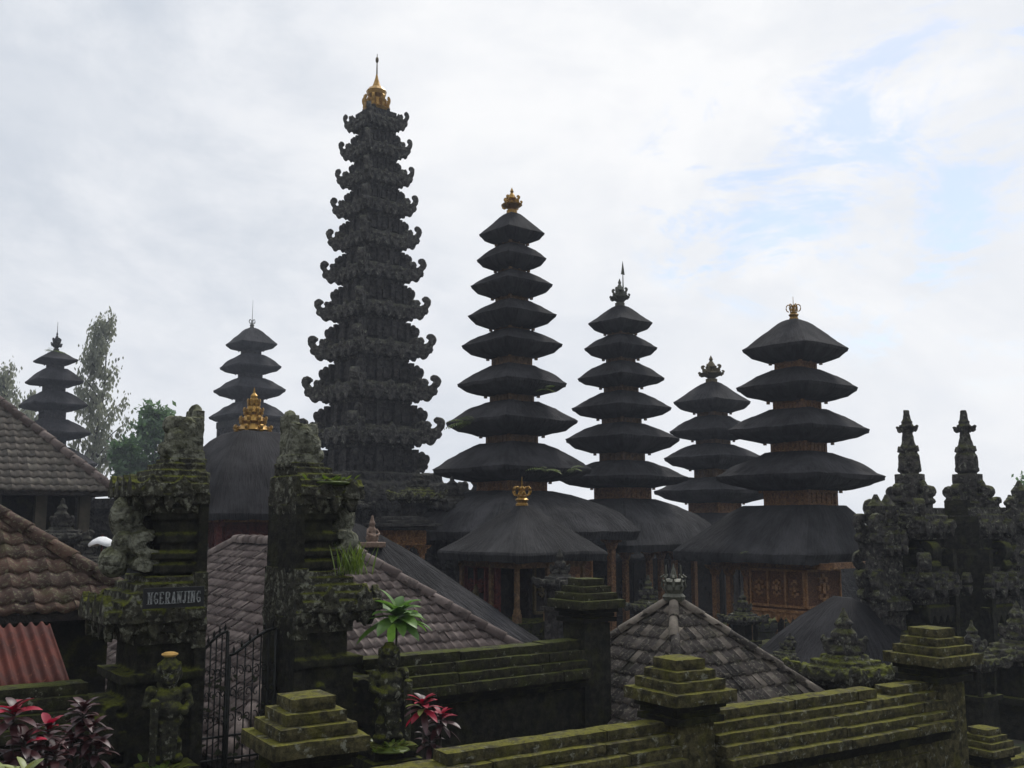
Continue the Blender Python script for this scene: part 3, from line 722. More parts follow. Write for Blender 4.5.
# thatched roof low left of shrine (behind the tiled hip) and one low right
def hip_thatch(name, label, cat, A, rot, R_, e, slope, mat, wallmat, group=None):
    root = thing(name, label, cat, (A.x, A.y, GROUNDZ), rot, group); za = A.z-GROUNDZ
    mb = MB(); ze = za-e*slope
    n = 10; sub = 8
    # loft from eave rectangle to ridge
    rings = []
    prof = [(.93, -.16), (1.0, -.02), (.985, .03)]+[(1-k/sub, None) for k in range(1, sub)]+[(.03, None)]
    seed = random.random()*30; b = 0; vac = 0
    for i, (k, dz) in enumerate(prof):
        zz_ = ze+(dz if dz is not None else (1-k)*e*slope*(1+.10*math.sin(math.pi*k)))
        pts = ring_pts(e*k, e*k+R_/2, n, .04); m = len(pts)
        for x, y in pts:
            q = Vector((x*2+seed, y*2, zz_)); mb.v.append((x+mnoise.noise(q)*.04, y+R_/2+mnoise.noise(q*2)*.04, zz_+mnoise.noise(q*3)*.03))
        if i:
            vac += e/sub*1.3
            for q in range(m):
                q2 = (q+1) % m; mb.face((b+q, b+q2, b+m+q2, b+m+q), ((q*.14, vac-e/sub), ((q+1)*.14, vac-e/sub), ((q+1)*.14, vac), (q*.14, vac)))
            b += m
    mb.face(list(reversed(range(m)))); mb.face([len(mb.v)-m+q for q in range(m)])
    o_ = mb.build('thatched_roof', mat, root, True); o_.data.set_sharp_from_angle(angle=R(24))
    wl = MB(); wl.bz(-e*.75, e*.75, -e*.75, R_+e*.75, 0, ze+.1); wl.build('wall', wallmat, root)
    return root
hip_thatch('thatched_house', 'low house under a steep black thatch slope, behind the grey tiled hip roof', 'house', P(352, 521, 18.4), ROT, .9, 2.48, .83, M['thatch'], M['stone_black'])
hip_thatch('thatched_house', 'small dark thatched house low between the pyramid tiled roof and the right split gate', 'house', P(850, 596, 17.5), ROT, .3, 1.15, 1.0, M['thatch'], M['stone_black'])

# ---------------------------------------------------------------- tiled roofs
def tile_face(root, name, mat, O, U, V, Ng, ul, ur, vlen, tw, tl, slope_inset_l, slope_inset_r):
    """O ridge origin; rows run down V; left/right limits at row v: ul - il*v, ur + ir*v"""
    mb = MB(); rows = int(math.ceil(vlen/tl)); seg = 6; amp = tw*.20
    prof = []
    for k in range(seg+1):
        t_ = k/seg; prof.append((t_, amp*(math.cos(t_*2*math.pi)*.5+.5)))
    for i in range(rows):
        v0, v1 = i*tl, min((i+1)*tl, vlen)+tl*.12
        vm = (i+.7)*tl; lo = ul-slope_inset_l*vm; hi = ur+slope_inset_r*vm
        j0 = int(math.floor(lo/tw)); j1 = int(math.ceil(hi/tw))
        for j in range(j0, j1):
            u0 = max(j*tw, ul-slope_inset_l*v1-.02); u1 = min((j+1)*tw, ur+slope_inset_r*v1+.02)
            if u1-u0 < tw*.25: continue
            dz = random.uniform(-.006, .006); dv = random.uniform(-.012, .012); tilt = random.uniform(-.01, .01); b = len(mb.v)
            for v_, base in ((v0+dv, .0), (v1+dv, .035)):
                for t_, h in prof:
                    u = min(max(j*tw+t_*tw, u0), u1); p = O+U*u+V*v_+Ng*(h+base+dz+tilt*t_); mb.v.append(tuple(p))
            for t_, h in prof:
                u = min(max(j*tw+t_*tw, u0), u1); p = O+U*u+V*(v1+dv)+Ng*(h+dz-.02+tilt*t_); mb.v.append(tuple(p))
            n = seg+1
            for k in range(seg):
                ua, ub = j+.02+.96*k/seg, j+.02+.96*(k+1)/seg
                mb.face((b+k, b+n+k, b+n+k+1, b+k+1), ((ua, i+.05), (ua, i+.95), (ub, i+.95), (ub, i+.05)))
                mb.face((b+n+k, b+2*n+k, b+2*n+k+1, b+n+k+1), ((ua, i+.95), (ua, i+.95), (ub, i+.95), (ub, i+.95)))
    return mb.build(name, mat, root, True)
def ridge_caps(root, a, b, r, mat, step=.33, name='ridge_cap'):
    a = Vector(a); b = Vector(b); d = b-a; L_ = d.length; d.normalize(); n = max(1, int(L_/step)); mb = MB()
    side = d.cross(Vector((0, 0, 1))).normalized(); up = side.cross(d)
    for i in range(n):
        p0 = a+d*(L_*i/n); p1 = a+d*(L_*(i+1)/n+.05); b_ = len(mb.v); m = 8
        jit = side*random.uniform(-.012, .012)+up*random.uniform(-.008, .008)
        for p, rr in ((p0, r*.86), (p1, r*1.08), (p1, r*.8)):
            for k in range(m+1):
                g_ = math.pi*(k/m)*1.2-.1*math.pi; mb.v.append(tuple(p+jit+side*rr*math.cos(g_)+up*rr*math.sin(g_)))
        for q in range(2):
            for k in range(m):
                o = b_+q*(m+1); mb.face((o+k, o+k+1, o+m+1+k+1, o+m+1+k), ((i+.1, q+.1), (i+.9, q+.1), (i+.9, q+.9), (i+.1, q+.9)))
    return mb.build(name, mat, root, True)
def tiled_house(name, label, A, rot, Rl, e, slope, mat, tw, tl, wallmat, cat='house', capmat=None, capr=.1, wall_k=.86):
    root = thing(name, label, cat, (A.x, A.y, GROUNDZ), rot); za = A.z-GROUNDZ; ze = za-e*slope
    sl = math.hypot(1, slope); V = lambda x, y: Vector((x, y, -slope)).normalized()
    vlen = e*sl; k = 1/sl
    Ofs = Vector((0, 0, za))
    tile_face(root, 'tiled_slope', mat, Ofs, Vector((0, -1, 0)), V(-1, 0), Vector((-slope, 0, 1)).normalized(), -Rl, 0, vlen, tw, tl, k, k)
    tile_face(root, 'tiled_slope', mat, Ofs, Vector((1, 0, 0)), V(0, -1), Vector((0, -slope, 1)).normalized(), 0, 0, vlen, tw, tl, k, k)
    tile_face(root, 'tiled_slope', mat, Ofs, Vector((0, 1, 0)), V(1, 0), Vector((slope, 0, 1)).normalized(), 0, Rl, vlen, tw, tl, k, k)
    tile_face(root, 'tiled_slope', mat, Ofs+Vector((0, Rl, 0)), Vector((-1, 0, 0)), V(0, 1), Vector((0, slope, 1)).normalized(), 0, 0, vlen, tw, tl, k, k)
    cm = capmat or mat; up = Vector((0, 0, .06))
    for sx, sy, yo in ((-1, -1, 0), (1, -1, 0), (-1, 1, Rl), (1, 1, Rl)):
        ridge_caps(root, Vector((0, yo, za))+up, Vector((sx*e, yo+sy*e, ze))+up, capr, cm, name='hip_cap')
    if Rl > .1: ridge_caps(root, Vector((0, Rl, za))+up, Vector((0, 0, za))+up, capr*1.2, cm)
    mb = MB(); b = 0      # boards under the tiles
    mb.v += [(-e, -e, ze-.03), (e, -e, ze-.03), (e, Rl+e, ze-.03), (-e, Rl+e, ze-.03), (0, 0, za-.03), (0, Rl, za-.03), (-e, -e, ze-.12), (e, -e, ze-.12), (e, Rl+e, ze-.12), (-e, Rl+e, ze-.12)]
    for q in ((0, 1, 4), (1, 2, 5, 4), (2, 3, 5), (3, 0, 4, 5), (0, 6, 7, 1), (1, 7, 8, 2), (2, 8, 9, 3), (3, 9, 6, 0), (9, 8, 7, 6)): mb.face(q)
    mb.build('eave_board', M['wood_dark'], root)
    wk = wall_k; wl = MB(); wl.bz(-e*wk, e*wk, -e*wk, Rl+e*wk, 0, ze-.12); wl.build('wall', wallmat, root)
    return root, za, ze
tiled_house('tiled_house', 'large hipped roof of curved grey-brown tiles seen through and beside the iron gate', P(345, 549, 16.8), ROT, 5.0, 3.1, .775, M['tile_gray'], .15, .205, M['stone_black'])
pyr, za, ze = tiled_house('tiled_pavilion', 'pyramid roof of curved grey tiles with a small crown on its peak', P(674, 602, 13), ROT, .02, 1.55, .92, M['tile_pyramid'], .118, .20, M['stone_black'], 'pavilion', None, .062)
mb = MB()
mb.lathe([(.13, 0), (.15, .05), (.11, .09), (.13, .14), (.12, .2), (.145, .24), (.10, .27)], 12, (0, 0, za+.02))
for k in range(8):
    a = k*math.pi/4; x_, y_ = .125*math.cos(a), .125*math.sin(a)
    mb.tube([(x_*.8, y_*.8, za+.14), (x_*1.2, y_*1.2, za+.20), (x_*1.1, y_*1.1, za+.27), (x_*1.25, y_*1.25, za+.31), (x_*.9, y_*.9, za+.34)], [.016]*5, 5)
    if k % 2 == 0: mb.tube([(x_*1.05, y_*1.05, za+.3), (x_*1.05, y_*1.05, za+.46)], [.013, .01], 5)
mb.lathe([(.03, .25), (.045, .32), (.03, .38), (.012, .44), (.005, .48)], 8, (0, 0, za))
mb.build('crown_finial', M['metal_grey'], pyr)
# big brown tiled roof, far left (corner at 112,492)
cn = P(113, 491, 24); e = 3.4; ax = cn.x-(math.cos(ROT)+math.sin(ROT)*0)*0
cr_, sr_ = math.cos(ROT), math.sin(ROT)
A = Vector((cn.x-e*(cr_+sr_), cn.y+e*(cr_-sr_)*1.0, cn.z+e*.97))
bh, za, ze = tiled_house('tiled_hall', 'big hall with weathered light-brown tiled hip roof at the far left', A, ROT, 3.0, e, .97, M['tile_brown'], .2, .24, M['stone_black'], 'hall', M['tile_gray'], .12, .8)
for k in range(7):
    y_ = -e*.85; x_ = -e*.85+k*e*.283
    column(bh, x_, y_, 0, ze-.1, .12, M['plaster'], False)
# reddish roof
cn = P(140, 606, 11.6); e = 1.9; sl_ = .76
A = Vector((cn.x-e*(cr_+sr_), cn.y+e*(cr_-sr_), cn.z+e*sl_))
tiled_house('tiled_house', 'near reddish-brown tiled roof blotched with lichen, left of the split gate', A, ROT, 1.5, e, sl_, M['tile_red'], .20, .25, M['stone_black'], 'house', None, .095)
# rusty corrugated sheet
cn = P(71, 686, 9.0); root = thing('lean_to_roof', 'rusty red corrugated sheet roof behind the mossy wall at the left edge', 'roof', (cn.x, cn.y, cn.z), ROT)
mb = MB(); nn = 150; Lf = 1.0; wd = 1.6; rise = .455
for j in range(6):
    for i in range(nn+1):
        x = -wd+wd*i/nn; y = Lf*j/5; mb.v.append((x, y, rise*j/5+.022*math.sin(x*2*math.pi/.093)+.004*mnoise.noise(Vector((x*4, y*4, 0)))))
for j in range(5):
    for i in range(nn): a = j*(nn+1)+i; mb.face((a, a+1, a+nn+2, a+nn+1))
o = mb.build('corrugated_sheet', M['rust'], root, True); m_ = o.modifiers.new('t', 'SOLIDIFY'); m_.thickness = .008
mb = MB()
for x in (-.05, -1.5): mb.bz(x-.04, x+.04, .05, .13, GROUNDZ-cn.z+1.4, -.02); mb.bz(x-.04, x+.04, .85, .93, GROUNDZ-cn.z+1.4, .34)
mb.build('post', M['wood_dark'], root)

# ---------------------------------------------------------------- walls and piers
WROT = R(32); wdir = Vector((math.cos(WROT), math.sin(WROT)))
def stone_pier(label, px, ytop, d, rot, scale=1., bottom=-3.3, mat='stone_wall', group='wall piers with stepped pyramid caps'):
    top = P(px, ytop, d); root = thing('wall_pier', label, 'pier', (top.x, top.y, bottom), rot, group); H = top.z-bottom
    mb = MB(); z = H; s = scale; sd_ = random.random()*9
    for hh, wd in ((.085, .155), (.075, .21), (.08, .265), (.10, .33)):
        mb.gbox(-wd*s, wd*s, -wd*s, wd*s, z-hh*s, z, .04, .004, sd_+z, 6); z -= hh*s
    mb.build('stepped_cap', M[mat], root)
    mb = MB()
    for hh, wd in ((.05, .27), (.05, .235), (.06, .255)):
        mb.gbox(-wd*s, wd*s, -wd*s, wd*s, z-hh*s, z, .06, .006, sd_+z, 5); z -= hh*s
    mb.build('neck_moulding', M['stone_black'], root)  # near-black colour paints in the shade of the recess under the cap
    mb = MB(); mb.gbox(-.20*s, .20*s, -.20*s, .20*s, .3, z, .07, .006, sd_, 4)
    for z0, z1, wd in ((0, .18, .29), (.18, .3, .25)): mb.gbox(-wd*s, wd*s, -wd*s, wd*s, z0, z1, .08, .008, sd_)
    mb.build('shaft', M['stone_wall' if mat == 'stone_wall' else 'stone_dark'], root)
    return root, Vector((top.x, top.y))
_, p1 = stone_pier('nearest stepped-cap pier, bottom centre left, where the low mossy wall begins', 306, 694, 6.9, WROT, 1.0)
_, p2 = stone_pier('stepped-cap pier in front of the pyramid tiled roof, between two mossy walls', 679, 657, 8.7, WROT, 1.02)
_, p3 = stone_pier('stepped-cap pier at the right end of the mossy wall, below the right split gate', 931, 627, 10.55, WROT, 1.05)
_, p4 = stone_pier('moss-covered pier at the end of the rear wall, in front of the low thatched shrine', 586, 578, 12.0, ROT, 1.0, -3.3, 'stone_moss')
_, p5 = stone_pier('low pier whose small stepped cap shows just behind the right-end pier', 984, 727, 13.0, WROT, .9)
def coping_wall(label, a, b, ztop, courses, ch, tread, top_hw, bottom, mat, panelmat, gaps=(), name='stone_wall', group=None, frame=True):
    a = Vector(a); b = Vector(b); dv = b-a; L_ = dv.length; rot = math.atan2(dv.y, dv.x)
    root = thing(name, label, 'wall', (a.x, a.y, bottom), rot, group); H = ztop-bottom; mb = MB(); z = H; hw = top_hw
    for i in range(courses):
        segs = [(0, L_)]
        if i == 0 and gaps:
            segs = []; x = 0
            for g0, g1 in gaps:
                if g0*L_ > x: segs.append((x, g0*L_))
                x = g1*L_
            if x < L_: segs.append((x, L_))
        for s0, s1 in segs:
            # stones of a course laid end to end
            x = s0
            while x < s1-.01:
                x2 = min(s1, x+random.uniform(.8, 1.5))
                if s1-x2 < .25: x2 = s1
                j = random.uniform(-.004, .004)
                mb.gbox(x+.002, x2-.002, -hw+j, hw+j, z-ch-.004, z+random.uniform(-.006, .006), .04, .0045, x*3+z, 6); x = x2
        z -= ch; hw += tread
    mb.build('coping', M[mat], root)
    mb = MB(); hw -= tread
    mb.gbox(0, L_, -hw+.05, hw-.05, z-.05, z, .12, .006, 1); mb.gbox(0, L_, -hw+.09, hw-.09, z-.11, z-.05, .12, .006, 2)
    wf = hw-.16
    mb.build('moulding', M['stone_black'], root)  # near-black colour stands in for the shade under the coping's overhang
    mb = MB(); mb.gbox(0, L_, -wf, wf, 0, z-.11, .12, .008, 3)
    if frame:
        for x0, x1, z0, z1 in ((.25, .31, .2, z-.2), (L_-.36, L_-.30, .2, z-.2), (.31, L_-.36, z-.26, z-.2), (.31, L_-.36, .2, .27)):
            mb.gbox(x0, x1, -wf-.03, -wf+.005, z0, z1, .1, .005, 4)
    mb.build('wall_face', M[panelmat], root)
    return root
coping_wall('low mossy stepped wall between the nearest pier and the pier before the pyramid roof', p1+wdir*.2, p2-wdir*.2, P(560, 736, 8.0).z+.01, 5, .083, .075, .10, -3.3, 'stone_wall', 'stone_wall', ((0, .28),))
coping_wall('low mossy stepped wall with a gap in its top course, right of the pyramid tiled roof', p2+wdir*.2, p3-wdir*.2, P(830, 695, 9.62).z+.01, 5, .083, .075, .10, -3.3, 'stone_wall', 'stone_wall', ((.73, .80),))
coping_wall('low wall running off the right edge from the small stepped pier', p5+wdir*.2, p5+wdir*3, P(1010, 757, 13.3).z, 4, .083, .075, .10, -3.8, 'stone_wall', 'stone_dark')
gdir = Vector((math.cos(ROT), math.sin(ROT)))
def gl(px):
    u = (px-512)/F; d = (10.5+1.18*.728)/(1-u*.728); return Vector((u*d, d))
coping_wall('rear wall with thick green mossy coping between the split gate and the moss-covered pier', gl(362)+Vector((0, 0)), gl(586)-gdir*.2, P(400, 655, 10.5).z, 4, .10, .06, .13, -3.3, 'stone_moss', 'stone_dark', frame=False)
coping_wall('mossy-topped wall left of the split gate, behind the red-leaved plants', gl(60)-gdir*3, gl(98), P(45, 684, 8.5).z, 4, .10, .06, .13, -3.3, 'stone_moss', 'stone_dark', frame=False)

# ---------------------------------------------------------------- front split gate
def gate_half(label, origin, sx, ztop, bottom):
    # sx=+1 : body extends along +local x from the flat inner plane ; -1 mirrored
    root = thing('split_gate_half', label, 'gate', (origin.x, origin.y, bottom), ROT, 'halves of the near split gate')
    Z = lambda z: z-bottom
    def bx(mb, x0, x1, y, z0, z1):
        a, b_ = sorted((sx*x0, sx*x1)); mb.bz(a, b_, -y, y, Z(z0), Z(z1))
    def leafrow(mb, x, y, z, n, w_, h_, shape=LEAF, th=.06):
        for k in range(n):
            mb.prism([(p*w_, q*h_) for p, q in shape], T(sx*(.13+(x-.13)*(k+.5)/n), -y, Z(z)), th)
            mb.prism([(p*w_, q*h_) for p, q in shape], T(sx*(.13+(x-.13)*(k+.5)/n), y, Z(z)), th)
        for k in range(4): mb.prism([(p*w_, q*h_) for p, q in shape], T(sx*x, -y+2*y*(k+.5)/4, Z(z), math.pi/2), th)
    mb = MB()    # body below the lower cornice
    bx(mb, 0, .62, .36, bottom, -1.28); bx(mb, 0, .86, .44, bottom, -2.45); bx(mb, 0, .78, .40, -2.45, -2.3)
    bx(mb, .55, .98, .26, bottom, -1.6); bx(mb, .5, 1.04, .30, -1.62, -1.50); bx(mb, 0, .70, .40, -1.36, -1.28); bx(mb, .0, .1, .38, bottom, -1.0)
    bx(mb, 0, .56, .33, -1.3, -.9)
    for z_, s_ in ((-1.9, .18), (-2.15, .16), (-1.72, .12)):
        mb.prism([(p*s_*1.6, q*s_) for p, q in CURL], T(sx*.62, -.28, Z(z_), 0 if sx > 0 else math.pi), .12)
        mb.prism([(p*s_, q*s_) for p, q in CURL], T(sx*.2, -.37, Z(z_), 0 if sx > 0 else math.pi), .09)
    o = mb.build('gate_body', M['stone_dark'], root); sculpt(o, .014, .006, 8)  # darker stone than the cornices: shade below them put into the colour
    mb = MB()    # lower cornice
    bx(mb, 0, .60, .37, -1.05, -.95); bx(mb, 0, .70, .41, -.95, -.85); bx(mb, .04, .84, .47, -.85, -.75); bx(mb, .04, .76, .43, -.75, -.68); bx(mb, .04, .68, .39, -.68, -.61); bx(mb, .04, .60, .36, -.61, -.54); bx(mb, .04, .52, .33, -.54, -.48); bx(mb, 0, .12, .385, -1.1, -.45)
    leafrow(mb, .84, .46, -.86, 2, .20, .22, LEAF, .07); leafrow(mb, .80, .43, -.84, 3, .13, .17, DROP, .06)
    o = mb.build('lower_cornice', M['stone_gate'], root); sculpt(o, .0085, .0045, 6, 0, .0035)
    mb = MB()    # middle storey
    bx(mb, 0, .40, .28, -.5, .12); bx(mb, 0, .46, .32, -.46, -.38); bx(mb, 0, .44, .31, -.2, -.12); bx(mb, 0, .44, .31, .0, .08); bx(mb, .0, .09, .34, -.5, .15); bx(mb, 0, .48, .33, -.34, -.28)
    o = mb.build('middle_storey', M['stone_dark'], root); sculpt(o, .012, .005, 9)  # dark tone paints the recess shade between the two cornices
    mb = MB()    # upper cornice
    bx(mb, 0, .46, .32, .06, .14); bx(mb, 0, .56, .36, .14, .23); bx(mb, .03, .66, .40, .23, .32); bx(mb, .03, .56, .35, .32, .38); bx(mb, .03, .47, .31, .38, .44); bx(mb, .02, .39, .27, .44, .50); bx(mb, 0, .32, .23, .50, .55); bx(mb, 0, .11, .33, .05, .42)
    leafrow(mb, .66, .40, .20, 2, .17, .18, LEAF, .06); leafrow(mb, .62, .38, .22, 3, .11, .15, DROP, .05)
    o = mb.build('upper_cornice', M['stone_gate'], root); sculpt(o, .0085, .0045, 6, 0, .0035)
    mb = MB()    # crowning block
    bx(mb, 0, .30, .18, .52, .62); bx(mb, .01, .28, .15, .6, .93); bx(mb, 0, .10, .12, .9, ztop-.03); mb.ell((sx*.05, 0, Z(ztop-.04)), (.06, .08, .07))
    mb.ell((sx*.22, -.1, Z(.72)), (.12, .1, .13)); mb.ell((sx*.27, 0, Z(.86)), (.07, .12, .09)); mb.ell((sx*.15, -.14, Z(.82)), (.08, .06, .1)); mb.ell((sx*.3, -.05, Z(.63)), (.09, .12, .08))
    o = mb.build('crown_block', M['stone_pale'], root); sculpt(o, .0085, .008, 9, 0, .005)
    mb = MB()    # side ornament, a big curling wing between the cornices
    ra = 0 if sx > 0 else math.pi
    mb.prism([(p*.36, q*.34) for p, q in CURL], T(sx*.34, .02, Z(-.40), ra), .26)
    mb.prism([(p*.24, q*.2) for p, q in CURL], T(sx*.40, -.20, Z(-.44), ra), .18)
    mb.ell((sx*.62, .0, Z(.02)), (.15, .15, .20)); mb.ell((sx*.72, -.05, Z(-.36)), (.13, .16, .14)); mb.ell((sx*.66, -.1, Z(-.2)), (.1, .12, .1))
    o = mb.build('side_ornament', M['stone_pale'], root); sculpt(o, .0085, .008, 9, 0, .005)
    return root
gL = gate_half('left half of the near split gate, carrying the name sign, mossy cornices and lichened stone', gl(199), -1, 1.03, -3.3)
gR = gate_half('right half of the near split gate, grass tuft on it, flat inner face showing', gl(284), 1, 1.04, -3.3)

# name sign
def letter(mb, ch, x, w_, h, t_, y):
    def bar(x0, z0, x1, z1, th=t_):
        a = Vector((x0, 0, z0)); b = Vector((x1, 0, z1)); d = b-a; L_ = d.length; ang = math.atan2(d.z, d.x)
        mt = Matrix.Translation(((a+b)/2+Vector((x, y, 0)))) @ Matrix.Rotation(-ang, 4, 'Y')
        mb.prism([(-L_/2, -th/2), (L_/2, -th/2), (L_/2, th/2), (-L_/2, th/2)], mt, .008)
    s = t_*.45; sf = lambda cx, z: bar(cx-t_*1.0, z, cx+t_*1.0, z, s)
    l, r_ = t_*.7, w_-t_*.7
    if ch == 'N': bar(l, 0, l, h, t_*.75); bar(r_, 0, r_, h, t_*.75); bar(l, h, r_, 0, t_*1.2); sf(l, 0); sf(l, h); sf(r_, h)
    if ch == 'E': bar(l, 0, l, h); bar(l, 0, r_, 0, s*1.4); bar(l, h, r_, h, s*1.4); bar(l, h/2, r_*.8, h/2, s*1.4); bar(r_, 0, r_, h*.2, s); bar(r_, h, r_, h*.8, s); sf(l, 0); sf(l, h)
    if ch == 'R':
        bar(l, 0, l, h); sf(l, 0); bar(l, h, r_*.8, h, s*1.4); bar(l, h*.48, r_*.8, h*.48, s*1.4); bar(r_, h*.9, r_, h*.58); bar(r_*.8, h, r_, h*.9, s*1.6); bar(r_*.8, h*.48, r_, h*.58, s*1.6); bar(l+(r_-l)*.4, h*.48, r_, 0); sf(r_, 0)
    if ch == 'A': m = w_/2; bar(l, 0, m, h, t_*.7); bar(m, h, r_, 0, t_*1.15); bar(l+(m-l)*.35, h*.33, r_-(r_-m)*.35, h*.33, s*1.4); sf(l, 0); sf(r_, 0)
    if ch == 'I': m = w_/2; bar(m, 0, m, h); sf(m, 0); sf(m, h)
    if ch == 'J': m = w_*.62; bar(m, h*.15, m, h); sf(m, h); bar(m, h*.15, m*.7, 0, t_*.8); bar(m*.7, 0, m*.35, h*.05, t_*.7); bar(m*.35, h*.05, m*.25, h*.25, t_*.9)
    if ch == 'G': bar(r_, h*.9, w_*.5, h, t_*.6); bar(w_*.5, h, l, h*.7, t_*.8); bar(l, h*.72, l, h*.28); bar(l, h*.3, w_*.5, 0, t_*.8); bar(w_*.5, 0, r_, h*.12, t_*.6); bar(r_, h*.05, r_, h*.42, t_*.8); bar(r_, h*.42, r_-t_*2, h*.42, s); bar(r_, h, r_, h*.76, s)
sgp = P(174.5, 597.5, 8.50); sg = thing('name_sign', 'black sign board reading NGERANJING in grey serif capitals on the left gate half', 'sign', sgp, ROT)
bw_, bh_ = .50, .165
mb = MB(); mb.bz(-bw_/2, bw_/2, 0, .03, -bh_/2, bh_/2); mb.build('board', M['board'], sg)
mb = MB(); word = 'NGERANJING'; ws = {'I': .55, 'J': .8}; tot = sum(ws.get(c, 1) for c in word); u = (bw_-.05)/tot; x = -bw_/2+.025
for c in word:
    w_ = ws.get(c, 1)*u; letter(mb, c, x+.003, w_*.86, .092, .0115, -.004); x += w_
for v in range(len(mb.v)): a_ = mb.v[v]; mb.v[v] = (a_[0], a_[1], a_[2]-.046)
mb.build('lettering', M['letters'], sg)

# guardian statues
def guardian(label, px, ytop, yfoot, d, seed, mirror=1):
    foot = P(px, yfoot, d); top = P(px, ytop, d); H = top.z-foot.z; bot = -3.3
    root = thing('guardian_statue', label, 'statue', (foot.x, foot.y, bot), ROT-R(4), 'guardian statues before the near split gate')
    pz = foot.z-bot
    mb = MB(); mb.gbox(-.27, .27, -.24, .24, 0, pz-.12, .08, .012, seed); mb.gbox(-.23, .23, -.2, .2, pz-.12, pz, .05, .012, seed)
    mb.build('plinth', M['stone_dark'], root)
    k = H; e = []; mb = MB()
    def E(x, y, z, a, b_, c): mb.ell((mirror*x*k, y*k, pz+z*k), (a*k, b_*k, c*k), 14, 10)
    E(-.09, 0, .05, .075, .1, .05); E(.09, 0, .05, .075, .1, .05)            # feet
    mb.tube([(-.09*k, 0, pz+.02*k), (-.085*k, -.01*k, pz+.2*k), (-.08*k, 0, pz+.4*k)], [.055*k, .062*k, .085*k], 10)
    mb.tube([(.09*k, 0, pz+.02*k), (.085*k, -.01*k, pz+.2*k), (.08*k, 0, pz+.4*k)], [.055*k, .062*k, .085*k], 10)
    E(0, 0, .40, .155, .12, .10); E(0, -.02, .50, .145, .13, .11); E(0, .0, .62, .15, .105, .10)   # hips, belly, chest
    mb.prism([(-.06*k, 0), (.06*k, 0), (.09*k, .34*k), (-.09*k, .34*k)], T(0, -.09*k, pz+.06*k), .06*k)   # sash
    E(-.16, 0, .68, .06, .07, .055); E(.16, 0, .68, .06, .07, .055)
    mb.tube([(mirror*.17*k, 0, pz+.68*k), (mirror*.20*k, -.03*k, pz+.55*k), (mirror*.12*k, -.13*k, pz+.50*k)], [.05*k, .042*k, .035*k], 9)
    mb.tube([(-mirror*.17*k, 0, pz+.68*k), (-mirror*.21*k, -.02*k, pz+.55*k), (-mirror*.15*k, -.12*k, pz+.58*k)], [.05*k, .042*k, .035*k], 9)
    mb.tube([(-mirror*.15*k, -.14*k, pz+.02*k), (-mirror*.15*k, -.14*k, pz+.62*k)], [.03*k, .045*k], 9)      # club
    E(-.15, -.13, .59, .045, .045, .045); E(.12, -.14, .50, .045, .045, .04)
    E(0, 0, .73, .07, .07, .05); E(0, -.01, .81, .095, .095, .105)      # neck, head
    E(0, -.10, .80, .022, .03, .028); E(-.04, -.085, .83, .024, .02, .02); E(.04, -.085, .83, .024, .02, .02); E(0, -.09, .755, .045, .022, .014)
    E(-.1, 0, .82, .03, .035, .055); E(.1, 0, .82, .03, .035, .055); E(0, .05, .74, .10, .06, .10)
    mb.lathe([(.105*k, 0), (.115*k, .03*k), (.09*k, .05*k), (.085*k, .09*k), (.06*k, .11*k), (.05*k, .14*k)], 12, (0, 0, pz+.86*k))
    for q in range(7): a = q*math.pi*2/7; mb.prism([(p*.05*k, r_*.07*k) for p, r_ in LEAF], T(.1*k*math.cos(a), .1*k*math.sin(a), pz+.87*k, a+math.pi/2), .03*k)
    o = mb.build('figure', M['stone_guard'], root); sculpt(o, .009, .006, 10, 0, .004)
    return root, pz, k
g1, pz, k = guardian('stone guardian with a pale offering on its head, before the left gate half', 165, 656, 764, 8.45, 1.)
of = MB(); of.lathe([(.045, 0), (.07, .018), (.066, .026)], 10); of.ell((.0, 0, .028), (.055, .055, .012))
oo = of.build('offering', M['yellow'], None, True); oo.location = (g1.location.x, g1.location.y, g1.location.z+pz+k-.005)
tag(oo, 'small pale yellow offering dish lying on the head of the left guardian statue', 'offering')
g2, pz2, k2 = guardian('darker stone guardian before the rear wall, under the broad-leaved green plant', 388, 642, 742, 9.75, 5., -1)

